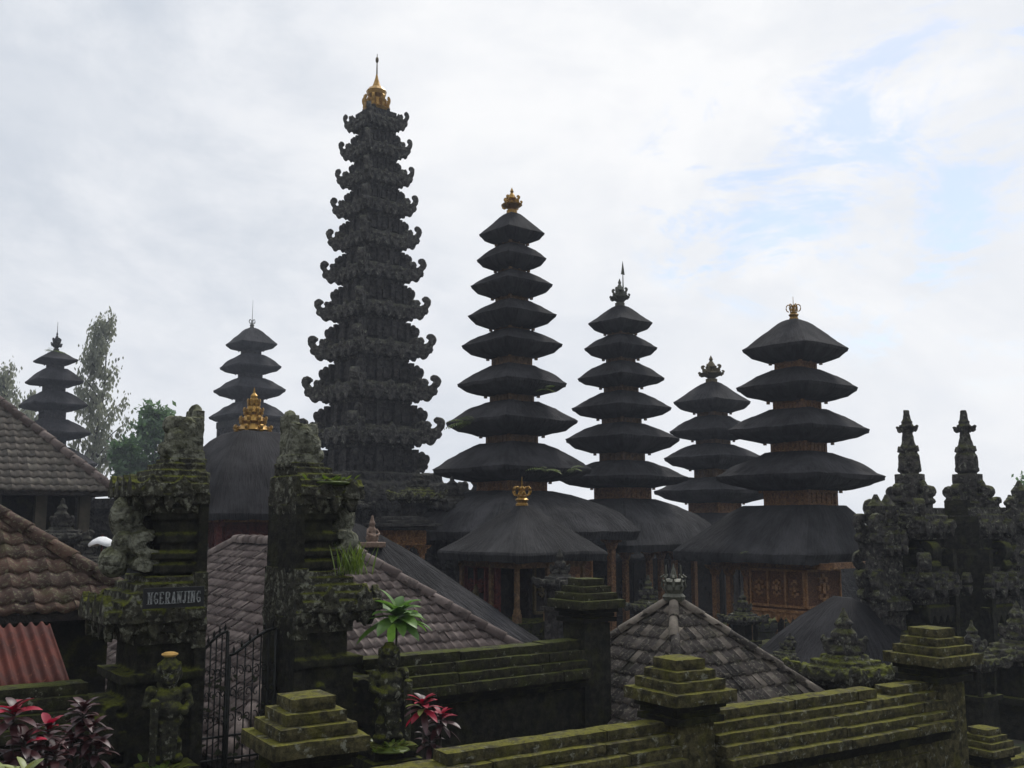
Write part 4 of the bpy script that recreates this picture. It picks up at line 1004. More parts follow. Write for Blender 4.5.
# iron gate
ia, ib = gl(200), gl(284); ig = thing('iron_gate', 'black wrought-iron double gate with arched top between the split gate halves', 'gate', (ia.x, ia.y, -3.3), ROT)
Lg = (ib-ia).length
def gate_leaf(x0, x1, flip):
    mb = MB(); r = .011; n = 6
    def topz(t_):   # 1 at the meeting stile
        return 2.06+.22*(math.sin(max(0, t_)*math.pi/2)**1.4)
    f_ = lambda t_: x0+(x1-x0)*(t_ if not flip else 1-t_)
    path = [(f_(k/10), 0, topz(k/10)) for k in range(11)]; mb.tube(path, .014, 6)
    for t_ in (0, 1): mb.tube([(f_(t_), 0, .25), (f_(t_), 0, topz(t_))], .017, 6)
    for z_ in (.28, 1.15, 1.35): mb.tube([(f_(0), 0, z_), (f_(1), 0, z_)], .011, 6)
    for k in range(1, n): t_ = k/n; mb.tube([(f_(t_), 0, .28), (f_(t_), 0, topz(t_))], .007, 5); 
    for k in range(n):
        for zc, s_ in ((.5, 1), (.75, -1), (1.0, 1), (1.5, -1), (1.72, 1), (1.92, -1)):
            cx = f_((k+.5)/n); rr = abs(x1-x0)/n*.42; pts = []
            for q in range(12): a = q/11*math.pi*1.7+(k % 2); pts.append((cx+s_*rr*(1-q/16)*math.cos(a), 0, zc+rr*1.6*(1-q/16)*math.sin(a)))
            mb.tube(pts, .005, 4)
    o = mb.build('gate_leaf', M['iron'], ig, True)
    lb = MB()
    for k in range(46):
        t_ = random.random(); z_ = random.choice([.4, .62, .85, 1.25, 1.25, 1.55, 1.8])+random.uniform(-.08, .08); a = random.uniform(0, 6.28); s_ = random.uniform(.02, .04)
        lb.prism([(-.5*s_, 0), (0, .5*s_), (s_, .1*s_), (1.3*s_, -.2*s_), (0, -.5*s_)], T(f_(t_), -.012, z_, 0, a), .004)
    lb.build('iron_leaves', M['iron_green'], o)
    fb = MB()
    for k in range(n): t_ = (k+.5)/n; fb.prism([(-.008, 0), (.008, 0), (.011, .03), (0, .07), (-.011, .03)], T(f_(t_), 0, topz(t_)+.012), .008)
    fb.build('spike_row', M['iron'], o)
gate_leaf(.02, Lg*.40, False); gate_leaf(Lg-.02, Lg*.43, True)
# ---------------------------------------------------------------- right split gate with spires
def spire_half(label, px, d, sx, ybase=720):
    c0 = P(px, 520, d); bottom = GROUNDZ
    root = thing('split_gate_half', label, 'gate', (c0.x, c0.y, bottom), ROT, 'halves of the far right split gate')
    s = d/18.; Z = lambda y: P(px, y, d).z-bottom
    ins = .42*s      # inner plane distance from the spire's axis
    def bx(mb, w_, dp, ya, yb, inner=None):
        i_ = ins if inner is None else inner
        a, b_ = sorted((-sx*i_, sx*w_)); mb.bz(a, b_, -dp, dp, Z(ya), Z(yb))
    k = s
    mb = MB()
    mb.lathe([(.16*k, Z(480)), (.16*k, Z(471)), (.195*k, Z(464)), (.19*k, Z(456)), (.15*k, Z(452)), (.165*k, Z(449)), (.12*k, Z(444)), (.09*k, Z(434)), (.085*k, Z(430)), (.125*k, Z(428)), (.125*k, Z(426)), (.085*k, Z(424)), (.10*k, Z(422)), (.07*k, Z(420)), (.055*k, Z(411)), (.05*k, Z(410))], 8, (0, 0, 0), rz=R(22.5))
    for q in range(4):
        a = R(90*q)
        mb.prism([(p*.16*k, z_*.17*k) for p, z_ in LEAF], T(.155*k*math.cos(a), .155*k*math.sin(a), Z(472), a+math.pi/2), .07)
        mb.prism([(p*.08*k, z_*.10*k) for p, z_ in LEAF], T(.17*k*math.cos(a), .17*k*math.sin(a), Z(452), a+math.pi/2), .06)
        mb.prism([(p*.1*k, z_*.10*k) for p, z_ in HORN], T(.11*k*math.cos(a), .11*k*math.sin(a), Z(431), a), .05)
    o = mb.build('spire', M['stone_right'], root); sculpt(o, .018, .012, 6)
    mb = MB(); bx(mb, .19*k, .19*k, 506, 474, .19*k); bx(mb, .28*k, .26*k, 509, 503, .28*k)
    for a in (0, math.pi):
        mb.prism([(p*.28*k, z_*.20*k) for p, z_ in CURL], T(.18*k*math.cos(a), 0, Z(503), a), .16)
    for a in (math.pi/2, -math.pi/2): mb.prism([(p*.30*k, z_*.20*k) for p, z_ in CURL], T(0, .16*k*math.sin(a), Z(505), a), .17)
    mb.ell((0, -.26*k, Z(487)), (.08*k, .06*k, .12*k))
    o = mb.build('crown_block', M['stone_right'], root); sculpt(o, .015, .007, 7)
    mb = MB(); bx(mb, .40*k, .36*k, 516, 508); bx(mb, .50*k, .44*k, 524, 515); bx(mb, .60*k, .52*k, 533, 523); bx(mb, .48*k, .42*k, 539, 532)
    for q in (-2, 0, 2):
        for sg in (-1, 1):
            mb.prism([(p*.22*k, z_*.15*k) for p, z_ in LEAF], T(q*.19*k, sg*.50*k, Z(528)), .12); mb.prism([(p*.15*k, z_*.17*k) for p, z_ in DROP], T(q*.19*k, sg*.48*k, Z(528)), .14)
            mb.prism([(p*.24*k, z_*.2*k) for p, z_ in LEAF], T(sx*.58*k, q*.19*k, Z(528), math.pi/2), .12); mb.prism([(p*.15*k, z_*.17*k) for p, z_ in DROP], T(sx*.56*k, q*.19*k, Z(528), math.pi/2), .14)
    for sg in (-1, 1): mb.prism([(p*.28*k, z_*.28*k) for p, z_ in CURL], T(sx*.42*k, sg*.36*k, Z(526), math.atan2(sg, sx)), .18)
    o = mb.build('upper_cornice', M['stone_right'], root); sculpt(o, .015, .007, 7)
    mb = MB(); bx(mb, .34*k, .34*k, 568, 538); bx(mb, .40*k, .38*k, 552, 548)
    mb.prism([(p*.36*k, z_*.36*k) for p, z_ in CURL], T(sx*.30*k, 0, Z(572), 0 if sx > 0 else math.pi), .3)
    mb.prism([(p*.3*k, z_*.3*k) for p, z_ in CURL], T(sx*.2*k, -.28*k, Z(570), -math.pi/2), .26)
    o = mb.build('middle_storey', M['stone_dark'], root); sculpt(o, .015, .007, 7)  # darker than the cornices so the recess reads; shade put into the colour
    mb = MB(); bx(mb, .52*k, .46*k, 572, 566); bx(mb, .64*k, .55*k, 580, 571); bx(mb, .74*k, .64*k, 588, 579); bx(mb, .6*k, .52*k, 596, 587); bx(mb, .5*k, .44*k, 602, 595)
    for q in (-3, -1, 1, 3):
        for sg in (-1, 1):
            mb.prism([(p*.15*k, z_*.17*k) for p, z_ in LEAF], T(q*.2*k, sg*.62*k, Z(582)), .14); mb.prism([(p*.17*k, z_*.18*k) for p, z_ in DROP], T(q*.2*k, sg*.60*k, Z(585)), .16)
            mb.prism([(p*.15*k, z_*.17*k) for p, z_ in LEAF], T(sx*.72*k, q*.18*k, Z(582), math.pi/2), .14); mb.prism([(p*.17*k, z_*.18*k) for p, z_ in DROP], T(sx*.70*k, q*.18*k, Z(585), math.pi/2), .16)
    for sg in (-1, 1): mb.prism([(p*.30*k, z_*.30*k) for p, z_ in CURL], T(sx*.58*k, sg*.5*k, Z(580), math.atan2(sg, sx)), .2)
    o = mb.build('lower_cornice', M['stone_right'], root); sculpt(o, .015, .007, 7)
    mb = MB(); bx(mb, .46*k, .42*k, 800, 598); bx(mb, .56*k, .5*k, 640, 632); bx(mb, .7*k, .62*k, 900, 665); bx(mb, .78*k, .68*k, 672, 664)
    for q in range(-2, 3): mb.prism([(p*.24*k, z_*.3*k) for p, z_ in DROP], T(q*.2*k, -.44*k, Z(604)), .16)
    mb.prism([(p*.4*k, z_*.34*k) for p, z_ in CURL], T(sx*.6*k, -.3*k, Z(660), 0 if sx > 0 else math.pi), .2)
    o = mb.build('gate_body', M['stone_dark'], root); sculpt(o, .015, .007, 7)  # same darkened stone: painted shade for the body set back under the cornice
    yt = 508 if sx < 0 else 500
    mb = MB(); a_, b__ = sorted((-sx*ins*1.06, -sx*ins*.75)); mb.gbox(a_, b__, -.56*k, .56*k, 0, Z(548), .12, .012); mb.gbox(a_, b__, -.40*k, .40*k, Z(548), Z(516), .12, .012); mb.gbox(a_, b__, -.22*k, .22*k, Z(516), Z(yt), .12, .012)
    mb.build('inner_face', M['stone_dark'], root)
    return root
spire_half('left spired half of the far split gate, full spire clear against the sky', 912, 18, -1)
spire_half('right spired half of the far split gate, its broad flat inner face showing', 970, 19.2, 1)
# low carved wall wings beside it
def carved_wing(label, a, b, ztop, n, mat='stone_right'):
    a = Vector(a); b = Vector(b); dv = b-a; L_ = dv.length
    root = thing('stone_wall', label, 'wall', (a.x, a.y, GROUNDZ), math.atan2(dv.y, dv.x)); H = ztop-GROUNDZ
    mb = MB()
    for zc in (H-.30, H-1.25):
        for y in (-.16, .16): mb.prism([(p*.34, q*.30) for p, q in CURL], T(.12, y, zc, math.pi), .13)
    mb.bz(0, L_, -.3, .3, H-1.42, H-1.25); mb.bz(0, L_, -.22, .22, H-1.5, H-1.2)
    for z0, z1, w_ in ((H-.12, H, .14), (H-.26, H-.12, .22), (H-.4, H-.26, .3), (H-.5, H-.4, .22), (0, H-.5, .16)): mb.bz(0, L_, -w_, w_, z0, z1)
    for k in range(n):
        x = L_*(k+.5)/n
        for y in (-.29, .29): mb.prism([(p*L_/n*.7, q*.22) for p, q in LEAF], T(x, y, H-.3), .08); mb.prism([(p*L_/n*.7, q*.18) for p, q in DROP], T(x, y, H-.34), .08)
    o = mb.build('wall_face', M[mat], root); sculpt(o, .02, .014, 6); 
    fb = MB()
    for k in range(max(2, n//3)):
        x = L_*(k+.5)/max(2, n//3)
        fb.lathe([(.14, 0), (.17, .08), (.1, .14), (.14, .24), (.16, .36), (.08, .46), (.03, .56)], 10, (x, 0, H-.02))
        for q in range(4): a_ = q*math.pi/2; fb.prism([(p*.12, r_*.16) for p, r_ in HORN], T(x+.1*math.cos(a_), .1*math.sin(a_), H+.1, a_), .06)
    fb.build('wall_finial', M[mat], root)
    return root
e1 = P(905, 520, 17.9); e2 = P(992, 520, 19.6)
carved_wing('carved wall wing joining the left spired gate half, behind the broad pagoda', (e1.x-gdir.x*1.0, e1.y-gdir.y*1.0), (e1.x-gdir.x*.4, e1.y-gdir.y*.5), P(870, 526, 17).z, 3, 'stone_right')
carved_wing('carved wall wing running off the right edge from the right spired gate half', (e2.x+gdir.x*.55, e2.y+gdir.y*.55), (e2.x+gdir.x*5, e2.y+gdir.y*5), P(1010, 508, 20.5).z, 12)
# ---------------------------------------------------------------- small stone shrines
def small_shrine(label, px, ytop, ybody, d, wroof, bottom=GROUNDZ, mat='stone_right', rot=ROT, cat='shrine', mossy=None):
    c0 = P(px, ytop, d); root = thing('stone_shrine', label, cat, (c0.x, c0.y, bottom), rot); H = c0.z-bottom; r = wroof
    hz = P(px, ybody, d).z-bottom; f_ = H-hz
    mb = MB(); mb.lathe([(.30*r, hz), (.34*r, hz+.1*f_), (.22*r, hz+.2*f_), (.26*r, hz+.34*f_), (.27*r, hz+.46*f_), (.15*r, hz+.56*f_), (.2*r, hz+.66*f_), (.1*r, hz+.78*f_), (.03*r, H)], 8, (0, 0, 0), rz=R(22.5))
    for q in range(4): a = R(90*q+45); mb.prism([(p*.22*r, z_*.3*f_) for p, z_ in HORN], T(.22*r*math.cos(a), .22*r*math.sin(a), hz+.1*f_, a), .1*r)
    o = mb.build('finial', M[mat], root); sculpt(o, max(.012, r*.03), r*.03, 8)
    mb = MB()
    for k, (z0, s_) in enumerate(((0, .5), (-.10, .72), (-.22, .9), (-.34, 1.), (-.46, .78))): mb.bz(-r*s_*.7, r*s_*.7, -r*s_*.7, r*s_*.7, hz+(z0-.12)*r, hz+z0*r+.01)
    for q in range(4): a = R(90*q+45); mb.prism([(p*.34*r, z_*.34*r) for p, z_ in HORN], T(.88*r*math.cos(a), .88*r*math.sin(a), hz-.42*r, a), .16*r)
    for q in (-1, 0, 1):
        for sg in (-1, 1): mb.prism([(p*.3*r, z_*.2*r) for p, z_ in LEAF], T(q*.42*r, sg*.7*r, hz-.40*r), .08*r); mb.prism([(p*.3*r, z_*.2*r) for p, z_ in LEAF], T(sg*.7*r, q*.42*r, hz-.40*r, math.pi/2), .08*r)
    o = mb.build('stepped_roof', M[mossy or mat], root); sculpt(o, max(.012, r*.03), r*.025, 7)
    mb = MB(); zb = hz-.56*r
    for sx in (-1, 1):
        for sy in (-1, 1): mb.bz(sx*.42*r-.07*r, sx*.42*r+.07*r, sy*.42*r-.07*r, sy*.42*r+.07*r, zb-.8*r, zb)
    mb.bz(-.34*r, .40*r, -.2*r, .40*r, zb-.8*r, zb); mb.bz(-.62*r, .62*r, -.62*r, .62*r, zb-.95*r, zb-.8*r); mb.bz(-.5*r, .5*r, -.5*r, .5*r, 0, zb-.95*r)
    mb.build('shrine_body', M['stone_dark' if mat != 'stone_far' else mat], root)
    return root
small_shrine('mossy stone shrine with round finial, behind the wall right of the pyramid roof', 843, 607, 655, 13.0, .62, mossy='stone_gate')
small_shrine('slim stone lantern shrine standing behind the right-end stepped pier', 971, 620, 652, 14.5, .42)
small_shrine('small grey stone shrine under the eave of the big brown-tiled hall', 63, 498, 528, 20, .55, mat='stone_far')
small_shrine('tiny stone finial shrine beside the left gate half, above the grey tiled roof', 206, 538, 558, 21, .30, mat='stone_far')
small_shrine('short carved stone shrine left of the tall tower base', 352, 478, 500, 28, .55, mat='stone_far')
small_shrine('squat carved stone shrine at the right foot of the tall tower', 418, 470, 488, 27, .7, mat='stone_far', mossy='stone_gate')
small_shrine('carved stone shrine between the tower and the tallest thatched pagoda', 452, 476, 497, 27, .75, mat='stone_far')
small_shrine('stone shrine half hidden behind the moss-covered pier', 560, 548, 575, 17, .38, mat='stone_far')
small_shrine('dark stone shrine at the lower right edge beyond the low wall', 1016, 600, 640, 15.5, .6)
small_shrine('stone shrine in front of the posts of the seven-roofed pagoda', 648, 575, 600, 22, .45, mat='stone_right')
small_shrine('little stone shrine left of the orange carved box under the broad pagoda', 742, 590, 612, 21, .42, mat='stone_right')
small_shrine('stone shrine in the dark below the orange carved box', 790, 632, 650, 17.5, .42, mat='stone_right')
small_shrine('small dark stone shrine beside the white cloth, left of the gate', 88, 530, 555, 17, .4, mat='stone_far')
# carved orange-timber pavilion left of the low shrine
c0 = P(401, 530, 24); pv = thing('timber_pavilion', 'small carved orange timber pavilion below the tower base', 'pavilion', (c0.x, c0.y, GROUNDZ), ROTF); H = c0.z-GROUNDZ
mb = MB(); mb.bz(-.4, .4, -.4, .4, H-.35, H); panel_face(mb, (-.4, -.4), (.4, -.4), H-.32, H-.03, 2, .02, (0, -1)); panel_face(mb, (-.4, .4), (-.4, -.4), H-.32, H-.03, 2, .02, (-1, 0)); mb.build('carved_beam', M['wood_carved'], pv)
for sx in (-1, 1):
    for sy in (-1, 1): column(pv, sx*.36, sy*.36, 2.2, H-.34, .05)
mb = MB()
for q_, w_ in enumerate((.62, .72, .6, .45)): mb.gbox(-w_, w_, -w_, w_, H+q_*.08, H+q_*.08+.08, .2, .012, q_)
mb.build('slab_roof', M['stone_far'], pv)
mb = MB(); mb.gbox(-.6, .6, -.6, .6, 0, 2.2, .3, .02); mb.build('stone_plinth', M['stone_dark'], pv)
# seated little stone figure beside it
c0 = P(372, 541, 17.9); mb = MB()
mb.ell((0, 0, .10), (.12, .1, .09)); mb.ell((0, .02, .22), (.08, .07, .11)); mb.ell((0, 0, .36), (.055, .055, .06)); mb.lathe([(.05, .38), (.03, .44), (.01, .5)], 8); mb.tube([(.08, 0, .26), (.12, -.05, .18), (.05, -.1, .14)], .025); mb.tube([(-.08, 0, .26), (-.12, -.05, .18), (-.05, -.1, .14)], .025)
mb.bz(-.2, .2, -.15, .15, -.06, .03)
o = mb.build('seated_figure', simple('pinkstone', (.22, .15, .11), .9, 0, .5)); sculpt(o, .012, .008, 9); o.location = c0-Vector((0, 0, .05)); o.rotation_euler.z = ROT; tag(o, 'small pinkish seated stone figure on top of the black thatch slope', 'figure')
# white cloth
c0 = P(102, 545, 14.2); mb = MB(); n = 16
mb.v.append((0, 0, .12))
for j, (r_, z_) in enumerate(((.05, .11), (.12, .06), (.17, 0))):
    for k in range(n): a = 2*math.pi*k/n; mb.v.append((r_*math.cos(a)*1.1, r_*math.sin(a), z_+.012*math.cos(a*4)*j))
for k in range(n): mb.face((0, 1+k, 1+(k+1) % n))
for j in range(2):
    for k in range(n): mb.face((1+j*n+k, 1+(j+1)*n+k, 1+(j+1)*n+(k+1) % n, 1+j*n+(k+1) % n))
o = mb.build('parasol_canopy', M['white'], None, True); um = thing('ceremonial_parasol', 'small white ceremonial parasol beside the left gate half', 'parasol', (c0.x, c0.y, GROUNDZ)); o.parent = um; o.location = (0, 0, c0.z-GROUNDZ)
o.modifiers.new('t', 'SOLIDIFY').thickness = .006
mb = MB(); mb.tube([(0, 0, 0), (0, 0, c0.z-GROUNDZ+.14)], .015); mb.build('pole', M['wood_red'], um)
# back walls that close off the courts
def court_wall(label, a, b, ztop):
    a = Vector(a); b = Vector(b); dv = b-a; L_ = dv.length
    root = thing('court_wall', label, 'wall', (a.x, a.y, GROUNDZ), math.atan2(dv.y, dv.x)); H = ztop-GROUNDZ
    mb = MB()
    for z0, z1, w_ in ((H-.12, H, .22), (H-.26, H-.12, .3), (H-.36, H-.26, .24), (0, H-.36, .18)): mb.gbox(0, L_, -w_, w_, z0-.07, z1, .5, .02)
    mb.build('wall_face', M['stone_far'], root); 
    pm_ = MB(); k = 0
    while k < L_: pm_.box(k+.2, 0, H/2+.1, .5, .5, H+.2); pm_.box(k+.2, 0, H+.28, .62, .62, .14); pm_.box(k+.2, 0, H+.42, .4, .4, .14); pm_.box(k+.2, 0, H+.56, .2, .2, .14); k += 3.2
    pm_.build('wall_post', M['stone_far'], root)
court_wall('long court wall behind the thatched pagodas', (-30, 44), (40, 47), -.75)
court_wall('court wall behind the tiled roofs at the left', (-22, 27), (-9.2, 28.8), .62)
# greenery glimpsed behind the shrine + trees
def leaf_blade(mb, base, dirv, L_, w_, droop, n=5, fold=.2, twist=0., mi=0):
    dirv = Vector(dirv).normalized(); side = dirv.cross(Vector((0, 0, 1)))
    if side.length < .05: side = Vector((1, 0, 0))
    side.normalize(); side = (Matrix.Rotation(twist, 3, dirv) @ side); b = len(mb.v); mb.cur = mi
    p = Vector(base); d = dirv.copy()
    for i in range(n+1):
        t_ = i/n; ww = w_*math.sin(math.pi*(t_*.88+.08))**.8*(1 if t_ < 1 else .1); up = side.cross(d)
        for q in (-1, 0, 1): mb.v.append(tuple(p+side*(q*ww*.5)+up*(fold*abs(q)*ww*.5)))
        d = (d+Vector((0, 0, -droop/n))).normalized(); p = p+d*(L_/n)
    for i in range(n):
        for q in range(2): a = b+i*3+q; mb.face((a, a+1, a+4, a+3))
    mb.cur = 0
def tree(name, label, px, ytop, ybase, d, width, style, group=None, nleaf=6000, mat='leaf_green', ls=.2):
    top = P(px, ytop, d); root = thing(name, label, 'tree', (top.x, top.y, GROUNDZ), random.uniform(0, 6), group); H = top.z-GROUNDZ
    wd = width*d/1000/2; lo = P(px, ybase, d).z-GROUNDZ
    tb = MB(); tb.tube([(wd*.1*math.sin(k*1.3), wd*.1*math.cos(k*.9), H*.97*k/8) for k in range(9)], [max(.03, .028*H*(1-k/8.5)*(.5 if style == 'euc' else 1)) for k in range(9)], 7)
    cr = MB(); clumps = []
    nb = 44 if style == 'euc' else 20
    for k in range(nb):
        t_ = (k+.5)/nb; z = lo+(H-lo)*t_; a = random.uniform(0, 6.28)
        if style == 'euc': rr = wd*(.35+.65*math.sin(math.pi*min(1, t_*.85+.12))**.8)*random.uniform(.45, 1.0)*(1-.45*t_*t_)
        else: rr = wd*math.sqrt(max(.05, 1-(t_*1.25-.35)**2))*random.uniform(.3, .9)
        tip = Vector((rr*math.cos(a), rr*math.sin(a), z)); st_ = Vector((0, 0, max(.5, z-rr*(1.2 if style == 'euc' else .6))))
        md = (tip+st_)/2+Vector((0, 0, rr*.12)); tb.tube([st_, md, tip], [.06, .04, .015], 5)
        for q in range(3): clumps.append((st_.lerp(tip, .45+.3*q)+Vector([random.uniform(-.3, .3) for _ in range(3)])*wd*.3, 1-.15*q))
    tb.build('trunk', M['bark'], root, True)
    for k in range(nleaf):
        c, s_ = random.choice(clumps); g_ = [random.gauss(0, 1) for _ in range(3)]
        if style == 'euc': p = c+Vector((g_[0]*wd*.09, g_[1]*wd*.09, g_[2]*wd*.2-wd*.1)); dv = Vector((random.uniform(-.4, .4), random.uniform(-.4, .4), -1))
        else:
            p = c+Vector(g_)*wd*.16; dv = Vector([random.uniform(-1, 1) for _ in range(3)])
        if p.z < lo*.9: continue
        s = ls*random.uniform(.6, 1.3); sd_ = dv.cross(Vector([random.uniform(-1, 1) for _ in range(3)])); 
        if sd_.length < .01: continue
        sd_.normalize(); dv.normalize(); b = len(cr.v)
        cr.v += [tuple(p), tuple(p+dv*s*.5+sd_*s*.24), tuple(p+dv*s), tuple(p+dv*s*.5-sd_*s*.24)]; cr.face((b, b+1, b+2, b+3))
    cr.build('crown', M[mat], root)
tree('feathery_tree', 'tall feathery grey-green tree rising between the distant pagoda and the gate', 105, 316, 478, 72, 62, 'euc', None, 5200, 'leaf_euc', .34)
tree('feathery_tree', 'pale feathery tree at the left edge above the brown tiled roof', 8, 366, 450, 75, 55, 'euc', None, 3200, 'leaf_euc', .34)
tree('feathery_tree', 'short feathery tree just right of the left edge, beside the distant pagoda', 34, 392, 460, 80, 30, 'euc', None, 1800, 'leaf_euc', .38)
tree('leafy_tree', 'rounded dark green tree directly behind the top of the left gate half', 158, 411, 500, 66, 52, 'round', None, 6500, 'leaf_green', .42)
tree('leafy_tree', 'lower dark green tree left of the rounded one', 127, 441, 500, 64, 34, 'round', None, 4500, 'leaf_green', .40)
tree('leafy_tree', 'green garden tree glimpsed between the tiled hip and the low shrine', 455, 560, 615, 29, 50, 'round', None, 3000, 'leaf_bright', .16)
tree('leafy_tree', 'dark tree low behind the right split gate wing', 1040, 478, 600, 50, 60, 'round', None, 3500, 'leaf_green', .3)
# ferns on thatch, grass tuft, crotons
def fern(label, p, n, L_, mat='leaf_fern', group='ferns growing on the thatched roofs', az=(0, 360)):
    o = MB()
    for k in range(n):
        a = R(random.uniform(*az)); dv = Vector((math.cos(a), math.sin(a), random.uniform(.2, .9))); q = Vector((0, 0, 0)); d = dv.normalized(); L1 = L_*random.uniform(.6, 1.1)
        for i in range(10):
            q2 = q+d*(L1/10); s_ = L1*.16*math.sin(math.pi*(i+1)/11.5)
            sd_ = d.cross(Vector((0, 0, 1))).normalized()
            for sg in (-1, 1): leaf_blade(o, q, sd_*sg+d*.4, s_*1.6, s_*.45, .4, 2)
            q = q2; d = (d+Vector((0, 0, -.13))).normalized()
    ob = o.build('fern', M[mat], None, True); ob.location = p; return tag(ob, label, 'fern', group)
fern('fern hanging from the left side of the tallest pagoda, second roof from below', P(470, 424, 26.3), 12, .75, az=(150, 300))
fern('fern on the right of the third-lowest roof of the tallest pagoda', P(546, 390, 26.8), 6, .45, az=(200, 360))
fern('fern spray on the lowest visible roof edge of the tallest pagoda, right of centre', P(545, 471, 25.9), 9, .6, az=(200, 360))
fern('smaller fern spray near the right end of the same low roof edge', P(571, 470, 26.2), 7, .5, az=(250, 380))
fern('leafy tuft below the needle of the distant pagoda at the left', P(53, 352, 59.5), 10, .9)
fern('small fern low on the corner of the broad right pagoda, yellow-green', P(742, 553, 24.8), 6, .22, az=(200, 330))
o = MB()
for k in range(90):
    a = random.uniform(0, 6.28); leaf_blade(o, (random.gauss(0, .07), random.gauss(0, .07), 0), (math.cos(a)*.35, math.sin(a)*.35, 1), random.uniform(.18, .38), .012, .5, 4, .1)
gt = o.build('grass_tuft', M['grass'], None, True); gp = gl(284)+gdir*.58; gt.location = (gp.x+.22, gp.y-.32, -.52); tag(gt, 'bright green grass tuft growing on the cornice of the right gate half', 'grass tuft')
def moss_clump(label, loc, n, w_):
    o = MB(); o.ell((0, 0, -.026), (w_*1.5, w_*1.3, .022))
    for k in range(n):
        a = random.uniform(0, 6.28); r_ = abs(random.gauss(0, w_)); leaf_blade(o, (r_*math.cos(a), r_*math.sin(a), 0), (math.cos(a), math.sin(a), random.uniform(.3, 1.5)), random.uniform(.04, .10), .035, .6, 3, .1)
    ob = o.build('small_plant', M['leaf_fern'], None, True); ob.location = loc; return tag(ob, label, 'plant')
q = gl(284)+gdir*.35; moss_clump('low yellow-green weeds sprouting on the upper cornice of the right gate half', (q.x+.2, q.y-.28, .38), 60, .12)
q = gl(388); moss_clump('weeds on the plinth of the darker guardian', (g2.location.x+.05, g2.location.y-.2, -3.3+pz2), 40, .12)
moss_clump('weeds round the feet of the guardian with the offering', (g1.location.x+.02, g1.location.y-.2, -3.3+pz), 40, .12)
def broad_plant(name, label, loc, rosettes, mats, cat='plant', group=None):
    o = MB(); st = MB(); root = thing(name, label, cat, loc, 0, group)
    for (x, y, z, n, L_, w_, mi_w, tilt) in rosettes:
        st.tube([(x*.3, y*.3, 0), (x*.8, y*.8, z*.6), (x, y, z)], [.018, .014, .010], 6)
        for k in range(n):
            a = k*2.4+random.uniform(-.2, .2); up = 1.5-1.7*((k/n))+random.uniform(-.15, .15)
            mi = random.choices(range(len(mats)), weights=mi_w(k/n))[0]
            leaf_blade(o, (x, y, z+.10*k/n*-1), (math.cos(a)+tilt[0], math.sin(a)+tilt[1], up), L_*random.uniform(.75, 1.1)*(.6+.4*k/n), w_*random.uniform(.8, 1.1), .9, 6, .25, random.uniform(-.3, .3), mi)
    o.build('leaf_cluster', [M[m] for m in mats], root, True); st.build('stem', M['bark'], root, True); return root
wm = lambda t_: (.25+.7*t_, .85-t_ if t_ < .8 else .03, .06)
crn = ['leaf_maroon', 'leaf_red', 'leaf_pale']
def ros(lst, d, loc): 
    r_ = []
    for px, py, n, L_, w_, wf in lst:
        q = P(px, py, d)-Vector(loc); r_.append((q.x, random.uniform(-.1, .1), q.z, n, L_, w_, wf, (0, -.2)))
    return r_
mar = lambda t_: (1, .03, .02)
red = lambda t_: (.35+.6*t_, 1.3 if t_ < .45 else .05, .03)
grn = lambda t_: (.1, .05, 1)
loc = Vector((P(18, 740, 6.2).x, 6.2, -3.2)); broad_plant('red_leaved_plant', 'maroon plant in the bottom left corner with bright crimson young leaves', loc, ros([(6, 712, 20, .22, .065, red), (-15, 745, 16, .22, .06, mar), (22, 738, 16, .20, .06, mar), (10, 765, 16, .24, .07, mar)], 6.2, loc), crn, group='red-leaved plants at the bottom left')
loc = Vector((P(46, 740, 6.4).x, 6.4, -3.2)); broad_plant('red_leaved_plant', 'maroon plant with pink-red upright heart leaves, second from the left corner', loc, ros([(48, 726, 18, .19, .06, red), (36, 752, 14, .18, .055, mar), (62, 745, 14, .18, .055, mar)], 6.4, loc), crn, group='red-leaved plants at the bottom left')
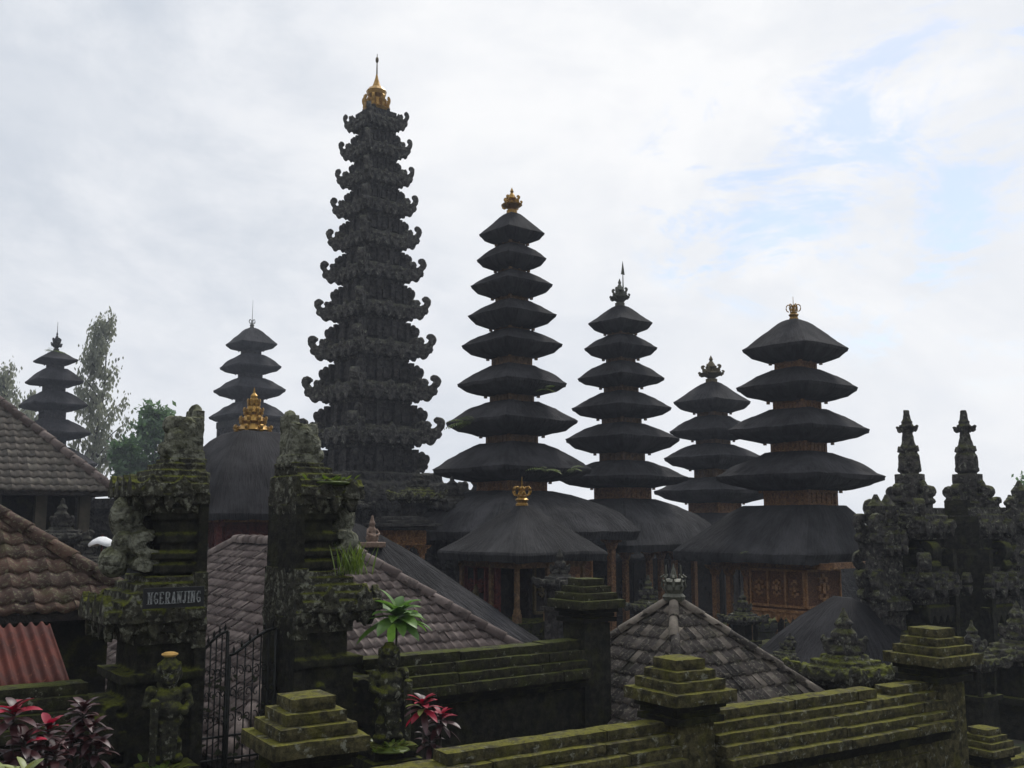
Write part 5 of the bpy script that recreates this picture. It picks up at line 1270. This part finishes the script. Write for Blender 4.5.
loc = Vector((P(80, 730, 6.7).x, 6.7, -3.2)); broad_plant('red_leaved_plant', 'dusky brown-maroon rosette plant in front of the left gate half, right of the crimson ones', loc, ros([(80, 708, 24, .18, .05, mar), (90, 727, 18, .18, .05, mar), (72, 738, 16, .22, .06, mar), (95, 745, 14, .2, .055, mar)], 6.7, loc), crn, group='red-leaved plants at the bottom left')
loc = Vector((P(25, 765, 5.8).x, 5.8, -3.2)); broad_plant('pale_leaved_plant', 'pale yellow-green leaved plant below the crimson ones at the bottom left', loc, ros([(32, 768, 16, .22, .05, grn), (8, 772, 12, .2, .05, grn)], 5.8, loc), crn)
loc = Vector((P(432, 720, 9.0).x, 9.0, -3.2)); broad_plant('red_leaved_plant', 'lone crimson and maroon plant before the rear wall, right of the darker guardian', loc, ros([(424, 700, 24, .24, .06, red), (441, 716, 22, .24, .06, red), (430, 735, 16, .22, .055, mar)], 9.0, loc), crn)
loc = Vector((P(392, 640, 9.9).x, 10.05, -3.2)); gp_ = P(397, 612, 9.9)-loc
broad_plant('broad_leaved_plant', 'bright green broad-leaved plant spreading above the darker guardian', loc, [(gp_.x, gp_.y, gp_.z, 28, .46, .13, lambda t_: (1,), (0.15, -.3))], ['leaf_bright'])
loc = Vector((P(857, 775, 7.6).x, 7.6, -3.2)); q = P(858, 772, 7.6)-loc
broad_plant('seedling', 'yellow-green seedling tip poking up at the bottom edge near the right', loc, [(q.x, 0, q.z, 9, .09, .03, lambda t_: (1,), (0, 0))], ['leaf_pale'])
# ---------------------------------------------------------------- haze
hm = bpy.data.materials.new('haze'); hm.use_nodes = True; hn = hm.node_tree; hn.nodes.remove(hn.nodes['Principled BSDF'])
pv_ = hn.nodes.new('ShaderNodeVolumePrincipled'); pv_.inputs['Color'].default_value = (.80, .86, 1, 1); pv_.inputs['Density'].default_value = .0009; pv_.inputs['Anisotropy'].default_value = .3
hn.links.new(pv_.outputs[0], hn.nodes['Material Output'].inputs['Volume'])
mb = MB(); mb.bz(-60, 60, -20, 110, -6, 18); hz_ = mb.build('haze', hm); tag(hz_, kind='stuff')
